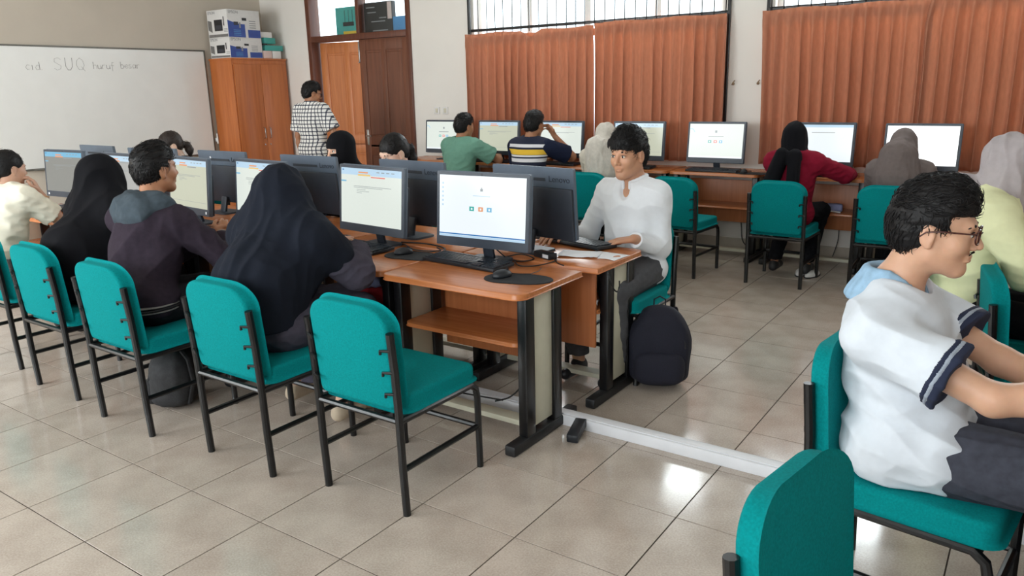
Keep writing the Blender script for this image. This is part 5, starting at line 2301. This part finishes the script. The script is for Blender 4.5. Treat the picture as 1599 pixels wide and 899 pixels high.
        if hj_.get('open') == 'slit':
            F.box(h(0, .12, .002), V3(.052, .05, .013) * hs, .004, .006, 's', R=R)
        elif hj_.get('open') != 'none':
            F.ell(h(0, .115, -.020), V3(.058, .075, .082) * hs, .012, 's', R=R)
        field_obj('hijab', F, hj_.get('res', rc), hj_['mat'], t, fold=hj_.get('fold', .006), ffreq=hj_.get('ffreq', 22), seed=hj_.get('seed', 2), stretch=hj_.get('stretch', (1.5, 1.5, .45)), fine=.0005)
    HEADS.append((label, t, hc))
    return t, J, hc, R, h, hs, dict(elR=elR, elL=elL, wrR=wrR, wrL=wrL)

# ================================================================ the people in the room
SK1, SK2, SK3 = (206, 160, 132), (172, 120, 88), (216, 174, 150)

# --- man in the pale polo shirt, right foreground, facing +x
root, J, hc, R, h, hs, A = person('person in a pale polo shirt, grey jeans and brown glasses, seated in profile', (3.77, 0.80, 0), -PI / 2 - 0.04, dict(
    s=1.07, hs=1.04, res=.0045, rcloth=.005, hipz=.565, th=.385, lean=-.065, head=(0, .085, .180), look=(0.05, .07, 0), rhair=.004, bend=0.0,
    wrR=(.13, .48, .815), wrL=(.00, .47, .74), poleR=(.5, -.1, -.45), poleL=(-.3, -.2, -1), curl=.5, shw=.172, shrug=(-.02, -.035),
    skin=SK1, top_mat=cloth('pale_blue_pique', (214, 220, 228), .85, .03), leg_mat=cloth('grey_denim', (66, 68, 78), .85, .22, .6),
    sleeve='short', sleeve_len=.66, sleeve_ease=.022, ease=.022, belly=.028, hole=.012, fold=.0095, ffreq=17, fstretch=(.7, .7, 1.7), seed=11, top_hem=.475,
    hem=((0, -.01, -.01, .188, .165, .10),), hem_caps=(((.10, .0, .56), (.106, .09, .565), .134, .120, .05), ((-.10, .0, .56), (-.106, .09, .565), .134, .120, .05)), ease_leg=.026,
    sleeve_band=((.0, .010, 'polo_navy'), (-.014, .005, 'polo_grey'), (-.023, .006, 'polo_navy')) if False else None,
    collar=('polo', cloth('washed_blue_denim', (150, 182, 208), .9, .16)),
    collar_rings=((.066, .066), (.070, .056), (.076, .045), (.083, .034), (.090, .023), (.097, .012), (.103, .001), (.108, -.010)),
    hair=dict(seed=12, n=1300, top=.022, length=.034), face=True, chestr=1.08, knR=(.13, .50, .575), knL=(-.13, .50, .575), anR=(.12, .46, .10), anL=(-.12, .46, .10)))
# sleeve bands
MT['polo_navy'] = mat('navy_knit', (30, 38, 62), .9, noise=.06)
MT['polo_grey'] = mat('grey_knit', (150, 158, 170), .9, noise=.06)
_s = 1.07
for sh, el in ((J['shR'], A['elR']), (J['shL'], A['elL'])):
    d_ = unit(el - sh)
    p = sh + (el - sh) * .66
    for off, w_, mm in ((.003, .014, 'polo_navy'), (-.0145, .006, 'polo_grey'), (-.023, .007, 'polo_navy')):
        F = Field()
        F.cap(sh, p + d_ * .06, .056 * _s + .022 + .0025, .058 * _s + .033 + .0025, .03, cuts=[(p + d_ * off, d_), (p + d_ * (off - w_), -d_)])
        field_obj('sleeve_stripe', F, .0022, mm, [c for c in root.children if c.name.startswith('shirt')][0], fold=.0095, ffreq=17, seed=11, stretch=(.7, .7, 1.7), fine=.0006)


def glasses(h, hs, R, parent, m, rim=.0022):
    g = None
    b = new()
    for q in (-1, 1):
        pts = []
        for k in range(21):
            a = 2 * PI * k / 20
            pts.append(h(q * .033 + .0235 * math.cos(a), .104 - .10 * abs(.0) - .006 * abs(math.cos(a)) * (1 if math.cos(a) * q > 0 else 0), -.002 + .019 * math.sin(a)))
        tube(b, pts, rim, 6, caps=False)
        tube(b, [h(q * .056, .098, .008), h(q * .076, .085, .010), h(q * .083, .02, .008), h(q * .084, -.012, .002), h(q * .082, -.026, -.012)], rim * .9, 6)
    tube(b, [h(-.010, .104, .002), h(0, .108, .006), h(.010, .104, .002)], rim, 6)
    fr = link('glasses', b, m, parent, smooth=1.5)
    b = new()
    for q in (-1, 1):
        c0 = b.verts.new(h(q * .033, .103, -.002))
        ring = [b.verts.new(h(q * .033 + .023 * math.cos(2 * PI * k / 20), .1025, -.002 + .0185 * math.sin(2 * PI * k / 20))) for k in range(20)]
        for k in range(20):
            b.faces.new((c0, ring[k], ring[(k + 1) % 20]))
    o = link('lens', b, 'glass', fr, smooth=0)
    return fr


MT['tortoise'] = mat('tortoiseshell', (70, 34, 28), .2, noise=.3, nscale=60)
glasses(h, hs, R, root, 'tortoise', .0026)
# stubble/moustache shadow as short hairs on the upper lip
F = Field()
F.chain([h(-.020, .0905, -.054), h(0, .0985, -.0475), h(.020, .0905, -.054)], [.0016 * hs, .0024 * hs, .0016 * hs], .003)
field_obj('moustache', F, .002, 'hair', root)

# --- man in the white shirt
root, J, hc, R, h, hs, A = person('person in a white band-collar shirt with black fringe, hand resting on the desk', (2.135, 2.37, 0), PI - 0.05, dict(
    s=1.04, hs=1.07, res=.0045, rcloth=.005, hipz=.57, th=.452, lean=.03, head=(0.0, .055, .160), look=(-.14, .08, 0), rhair=.004,
    wrR=(.30, .30, .79), wrL=(-.125, .235, .772), poleR=(.4, -.3, -1), poleL=(-.10, -.9, -.7), shw=.155, shrug=(-.01, -.01), dL=unit((.78, .50, -.10)), nL=(0, 0, 1), dR=unit((.1, 1, -.1)),
    curl=.28, skin=(196, 146, 116), top_mat=cloth('white_cotton', (236, 239, 244), .85, .02), leg_mat=cloth('charcoal_trousers', (84, 84, 88), .9, .1),
    ease=.012, sleeve_ease=.014, cuff=.02, fold=.0095, ffreq=16, fstretch=(1.1, .8, .75), seed=21, top_hem=.47, hem=((0, 0, -.02, .185, .15, .11),), belly=.0,
    collar=('stand', cloth('white_cotton', (222, 226, 232))), vneck=True, hole=.004,
    hair=dict(seed=3, n=1300, top=.028, fringe=True, length=.045), face=True))
# fringe locks over the forehead
b = new()
rnd = random.Random(4)
for k in range(150):
    a = rnd.uniform(-1.25, 1.25)
    x0 = .052 * math.sin(a)
    p0 = h(x0 * .8, .050 + .02 * math.cos(a), .105 + rnd.uniform(-.01, .006))
    p1 = h(x0 * 1.1 + .012, .082 * math.cos(a * .55) + .012, .075 + rnd.uniform(-.008, .008))
    p2 = h(x0 * 1.25 + .018, .088 * math.cos(a * .6) + .006, .040 + rnd.uniform(-.012, .014) + .010 * abs(a))
    tube(b, [p0, p1, p2], [.0042, .0042, .0012], 4, flat=.6)
link('fringe', b, 'hair', root, smooth=1.5)

# --- man in the hooded jacket
jk = cloth('plum_jacket', (50, 42, 52), .9, .2, .5)
root, J, hc, R, h, hs, A = person('person in a plum and grey hooded jacket with hands clasped on the desk', (0.36, 0.42, 0), 0.0, dict(
    s=1.02, hs=1.03, res=.005, rcloth=.006, hipz=.57, th=.405, lean=.18, bend=-.12, head=(-.04, .085, .21), look=(-.04, -.04, 0), rhair=.0045, twist=.25,
    wrR=(.00, .50, .825), wrL=(-.095, .50, .81), poleR=(.9, .0, -.7), poleL=(-.6, -.2, -.8), dR=unit((-.35, .75, .55)), dL=unit((.45, .75, .50)), nR=(.8, -.2, .5), nL=(-.8, -.2, .5), curl=.9,
    skin=SK2, top_mat=jk, top_name='jacket', leg_mat=cloth('black_trousers', (30, 30, 34), .9, .1), ease=.030, sleeve_ease=.026, cuff=.045, fold=.013, ffreq=15, seed=31,
    top_hem=.52, hem=((0, 0, 0, .185, .15, .12),), hair=dict(seed=8, n=900, top=.02, length=.035), face=True,
    knR=(.10, .46, .53), knL=(-.15, .46, .53)))
F = Field()
nk = J['neck']
F.cap(nk + V3(-.11, -.02, .055), nk + V3(.10, .0, .055), .062, .062, .04)
F.ell(nk + V3(.0, -.095, .015), (.155, .072, .10), .05)
F.cap(nk + V3(-.12, -.02, .045), nk + V3(-.085, .09, .0), .050, .034, .03)
F.cap(nk + V3(.12, .0, .045), nk + V3(.085, .10, .0), .050, .034, .03)
F.cap(nk + V3(0, .02, -.0), hc + R @ V3(0, -.01, -.03), .060, .085, .01, 's')
field_obj('hood', F, .006, cloth('grey_hood', (68, 78, 86), .9, .15, .5), root, fold=.007, ffreq=24, seed=5)
for el, wr in ((A['elR'], A['wrR']), (A['elL'], A['wrL'])):
    d_ = unit(wr - el)
    for k, mm in enumerate(('box_grey', 'box_black', 'box_grey')):
        F = Field()
        c_ = wr - d_ * (.052 - .016 * k)
        F.cap(c_, c_ + d_ * .012, .046 - .002 * k, .045 - .002 * k, .002, cuts=[(c_ + d_ * .013, d_), (c_, -d_)])
        field_obj('cuff', F, .0045, mm, root)
for k in range(3):
    F = Field()
    z = .545 + .013 * k
    F.ell((0, 0, .57), (.185 + .032, .15 + .034, .15), .01, cuts=[((0, 0, z + .008), (0, 0, 1)), ((0, 0, z), (0, 0, -1))])
    field_obj('waistband', F, .0055, 'box_grey' if k % 2 == 0 else 'box_black', root)
b = new()
pts = [nk + V3(.068 * math.sin(a), .066 * math.cos(a) - .004, .040 - .02 * math.cos(a)) for a in [2 * PI * k / 26 for k in range(27)]]
tube(b, pts, .006, 6)
link('neckband', b, 'box_pink', root, smooth=1.5)

# --- long dark hijab, nearest of the left row
nv = cloth('ink_blue_cloth', (28, 32, 42), .95, .08, .5)
sm = cloth('mauve_grey_cloth', (74, 70, 82), .95, .08, .4)
person('person in a long ink-dark hijab with mauve-grey sleeve, nearest of the left row', (1.225, 0.52, 0), 0.0, dict(
    s=.98, hs=1.0, res=.006, rcloth=.006, hipz=.565, th=.415, lean=.15, bend=-.05, head=(-.02, .045, .150), look=(.35, .12, 0), twist=.1,
    wrR=(.02, .55, .80), wrL=(-.14, .46, .80), poleR=(.8, .1, -.8), poleL=(-.2, -.2, -1), skin=SK3, top_mat=sm, leg_mat=sm, skirt=True, ease=.03, sleeve_ease=.04, cuff=.0,
    hemz=.20, anR=(.10, .30, .10), anL=(-.245, .31, .13), knR=(.14, .42, .53), knL=(-.14, .42, .53), shoe_mat=cloth('oat_suede', (196, 178, 156)),
    hijab=dict(mat=nv, long=.57, w=.93, arm=.38, open='oval', fold=.009, ffreq=15, seed=3, stretch=(1.6, 1.6, .32))))

# --- second black hijab
bk = cloth('black_cloth', (20, 20, 24), .95, .08, .5)
person('person in a long black hijab seated between the hooded man and the girl in white', (-0.33, 0.50, 0), 0.05, dict(
    s=.96, hs=.98, res=.007, rcloth=.007, hipz=.565, th=.42, shw=.15, lean=.17, bend=-.04, head=(-.02, .045, .160), look=(.15, .1, 0),
    wrR=(.04, .5, .79), wrL=(-.10, .5, .79), poleR=(.1, -.2, -1), poleL=(-.1, -.2, -1), skin=SK3, top_mat=bk, leg_mat=bk, skirt=True, ease=.03, sleeve_ease=.03,
    hijab=dict(mat=bk, long=.50, w=.80, open='oval', fold=.008, ffreq=17, seed=7, stretch=(1.5, 1.5, .4))))

# --- girl in white at the left edge
root, J, hc, R, h, hs, A = person('person in a cream short-sleeved blouse, hand at her mouth, cut by the left edge', (-1.39, 0.50, 0), 0.10, dict(
    s=.90, hs=.94, res=.006, rcloth=.007, hipz=.555, lean=.17, bend=-.09, head=(-.02, .045, .150), look=(-.05, .12, 0), twist=.1,
    wrR=(-.02, .33, .965), wrL=(-.40, .45, .80), poleR=(.45, .5, -1), poleL=(-.4, -.2, -1), dR=unit((-.35, -.1, 1)), nR=(.6, .8, .2), dL=unit((-.6, .8, -.1)), curl=.75,
    skin=(200, 156, 132), top_mat=cloth('cream_blouse', (232, 226, 208), .85, .03), leg_mat=cloth('pale_trousers', (190, 188, 182), .9, .06),
    sleeve='short', sleeve_len=.75, sleeve_ease=.020, ease=.02, fold=.005, seed=14, tied=((0, -.085, -.01), (0, -.095, -.06), (0, -.10, -.12), (.01, -.10, -.18)), face=True))
b = new()
d_ = unit(A['wrR'] - A['elR'])
x_, y_, _ = frame_of(d_)
c_ = Vector(A['elR'] + (A['wrR'] - A['elR']) * .78)
tube(b, [c_ + (x_ * math.cos(2 * PI * k / 20) + y_ * math.sin(2 * PI * k / 20)) * .033 for k in range(21)], .002, 6)
link('bracelet', b, 'gold', root, smooth=1.5)

# --- far side of the middle rows
person('person with tied black hair bending over, behind the second computer back', (0.43, 2.40, 0), PI, dict(
    s=.95, hs=1.0, res=.006, rcloth=.009, hipz=.565, lean=.10, head=(0, .06, .145), look=(-.22, .38, 0), wrR=(.1, .4, .79), wrL=(-.1, .4, .79),
    skin=(222, 184, 164), top_mat=bk, leg_mat=bk, tied=((0, -.10, .01), (0, -.13, -.03), (0, -.12, -.10), (0.0, -.10, -.16)), face=True))
person('person in a black face veil with only the eyes showing', (-0.13, 2.42, 0), PI, dict(
    s=.95, hs=.98, res=.006, rcloth=.007, hipz=.565, lean=.08, head=(0, .05, .150), look=(-.15, .10, 0), wrR=(.1, .4, .79), wrL=(-.1, .4, .79),
    skin=SK3, top_mat=bk, leg_mat=bk, face=True, hijab=dict(mat=bk, open='slit', res=.0045, fold=.003, ffreq=24)))
person('person with a dark ponytail bending low in front of the whiteboard', (-2.28, 2.46, 0), PI, dict(
    s=.92, hs=.96, res=.007, rcloth=.009, hipz=.56, lean=.08, head=(0, .06, .150), look=(-.25, .30, 0), wrR=(.1, .4, .79), wrL=(-.1, .4, .79),
    skin=(216, 180, 160), top_mat=bk, leg_mat=bk, tied=((0, -.10, -.02), (0, -.14, -.05), (0, -.14, -.10), (0.0, -.13, -.14)), face=True, hair_mat='hair_brown'))
# chairs for them
for x, lab in ((0.43, 'green padded chair of the person with tied black hair, mostly hidden'), (-0.13 - .0, 'green padded chair of the veiled person, hidden by the computers'),
               (-2.28, 'green padded chair of the ponytailed person, hidden by the computers')):
    dup(chair0, (x, 2.67, 0), PI, lab, CH_G)

# --- standing man
MT['plaid'] = plaid_mat()
root, J, hc, R, h, hs, A = person('person standing by the door in a black and white checked short-sleeved shirt', (-3.03, 4.58, 0), 0.12, dict(
    s=.98, hs=1.02, res=.006, rcloth=.007, stand=True, hipz=.93, lean=.01, head=(0, .03, .155), look=(-.55, .22, 0), wrR=(.20, .22, .95), wrL=(-.26, .06, .80),
    poleR=(.7, -.6, -.2), poleL=(-.6, -.5, 0), skin=SK2, top_mat=MT['plaid'], leg_mat=cloth('navy_trousers', (36, 40, 54), .9, .1), sleeve='short', sleeve_len=.80, sleeve_ease=.028, ease=.028,
    fold=.004, top_hem=.84, hem=((0, 0, -.03, .185, .14, .16),), hemz=.03, hair=dict(seed=9, n=500, top=.014, length=.02), face=True, curl=.4,
    collar=('polo', MT['plaid'])))
glasses(h, hs, R, root, 'box_black', .002)

# --- people along the window wall
person('person in a plain sage-green T-shirt at the window-wall desks', (-1.09, 4.80, 0), 0.0, dict(
    th=.45, s=1.02, hs=1.02, res=.007, rcloth=.008, hipz=.575, lean=.10, head=(.01, .04, .155), look=(-.25, .1, 0), wrR=(.17, .52, .86), wrL=(-.15, .48, .84), poleR=(1, 0, -.6),
    skin=SK2, top_mat=cloth('sage_green_jersey', (112, 158, 140), .9, .05), leg_mat=bk, sleeve='short', sleeve_len=.70, sleeve_ease=.026, ease=.026, fold=.005, seed=17,
    hair=dict(seed=19, n=500, top=.018)))
MT['stripes'] = band_mat('navy_striped_knit', (30, 36, 58), [(1.005, 1.035, (226, 226, 230)), (.935, .985, (232, 190, 60)), (.915, .932, (226, 226, 230)), (.865, .90, (226, 226, 230))])
person('person in a navy polo with white and yellow chest bands, hand at his cheek', (-0.24, 4.84, 0), 0.0, dict(
    th=.45, s=1.05, hs=1.04, res=.007, rcloth=.008, hipz=.58, lean=.09, head=(.02, .04, .155), look=(-.10, .14, 0), wrR=(.17, .27, 1.10), wrL=(-.15, .48, .84), poleR=(.8, .3, -1), dR=unit((-.5, -.1, .8)), nR=(.5, .8, 0), curl=.7,
    skin=SK2, top_mat=MT['stripes'], sleeve_mat=cloth('navy_knit_sleeve', (30, 36, 58)), leg_mat=bk, sleeve='short', sleeve_len=.80, sleeve_ease=.022, ease=.024, fold=.004, seed=18,
    hair=dict(seed=23, n=500, top=.02)))
person('person in a beige hijab and pale blouse at the window-wall desks', (0.63, 4.76, 0), 0.1, dict(
    th=.43, s=.95, hs=.98, res=.008, rcloth=.007, hipz=.565, lean=.10, head=(0, .04, .155), look=(.1, .1, 0), wrR=(.15, .5, .84), wrL=(-.15, .5, .84),
    skin=SK3, top_mat=cloth('ecru_blouse', (206, 200, 186), .9, .06), leg_mat=bk, ease=.026, sleeve_ease=.024,
    hijab=dict(mat=cloth('beige_scarf', (206, 200, 190), .9, .1), open='oval', fold=.008, ffreq=22, seed=12, extra=(((0, -.04, 1.02), (0.03, -.06, .80), .12, .13, .06),))))
cr = cloth('crimson_cloth', (132, 22, 46), .9, .08)
person('person in a crimson blouse with a black scarf hanging down her back', (2.36, 4.74, 0), -0.05, dict(
    th=.45, s=.95, hs=.98, res=.007, rcloth=.007, hipz=.565, lean=.06, head=(-.02, .04, .155), look=(-.1, .12, 0), wrR=(.33, .50, .83), wrL=(-.12, .5, .84), poleR=(1, .1, -.5), twist=.05,
    skin=SK2, top_mat=cr, leg_mat=bk, ease=.030, sleeve_ease=.026, top_hem=.46, cuff=.02, hem=((0, 0, -.02, .185, .15, .12),), anR=(.12, .18, .12), anL=(-.14, .16, .12), knR=(.14, .40, .53), knL=(-.13, .40, .53),
    hijab=dict(mat=bk, open='oval', fold=.006, seed=22, extra=(((-.05, -.10, 1.02), (-.11, -.15, .80), .055, .060, .03), ((.05, -.10, 1.02), (.06, -.15, .80), .050, .052, .03)))))
person('person in a grey-brown hijab facing the glaring white screen', (3.12, 4.78, 0), -0.05, dict(
    th=.41, s=.94, hs=.98, res=.008, rcloth=.007, hipz=.56, lean=.08, head=(0, .04, .155), look=(-.12, .1, 0), wrR=(.15, .5, .84), wrL=(-.15, .5, .84),
    skin=SK3, top_mat=cloth('taupe_cloth', (112, 102, 100), .9, .08), leg_mat=bk, ease=.03, sleeve_ease=.03,
    hijab=dict(mat=cloth('taupe_cloth', (112, 102, 100)), open='oval', fold=.006, seed=26, extra=(((0, -.03, 1.02), (0, -.05, .88), .13, .16, .06),))))
person('person in a pale yellow blouse and light grey hijab at the right edge', (3.74, 2.42, 0), -PI / 2, dict(
    s=.98, hs=1.02, res=.007, rcloth=.006, hipz=.57, lean=.12, head=(0, .045, .155), look=(.0, .15, 0), wrR=(.12, .48, .80), wrL=(-.12, .48, .80), poleR=(.8, -.2, -.7),
    skin=SK3, top_mat=cloth('pale_yellow_cloth', (228, 230, 186), .9, .03), leg_mat=bk, ease=.040, sleeve_ease=.036, fold=.009, ffreq=15, seed=41, top_hem=.46, hem=((0, -.03, -.03, .20, .17, .13),), belly=.02,
    hijab=dict(mat=cloth('light_grey_scarf', (176, 168, 170), .9, .06), open='oval', fold=.008, seed=33, extra=(((0, -.04, 1.04), (0, -.06, .97), .12, .13, .05),))))
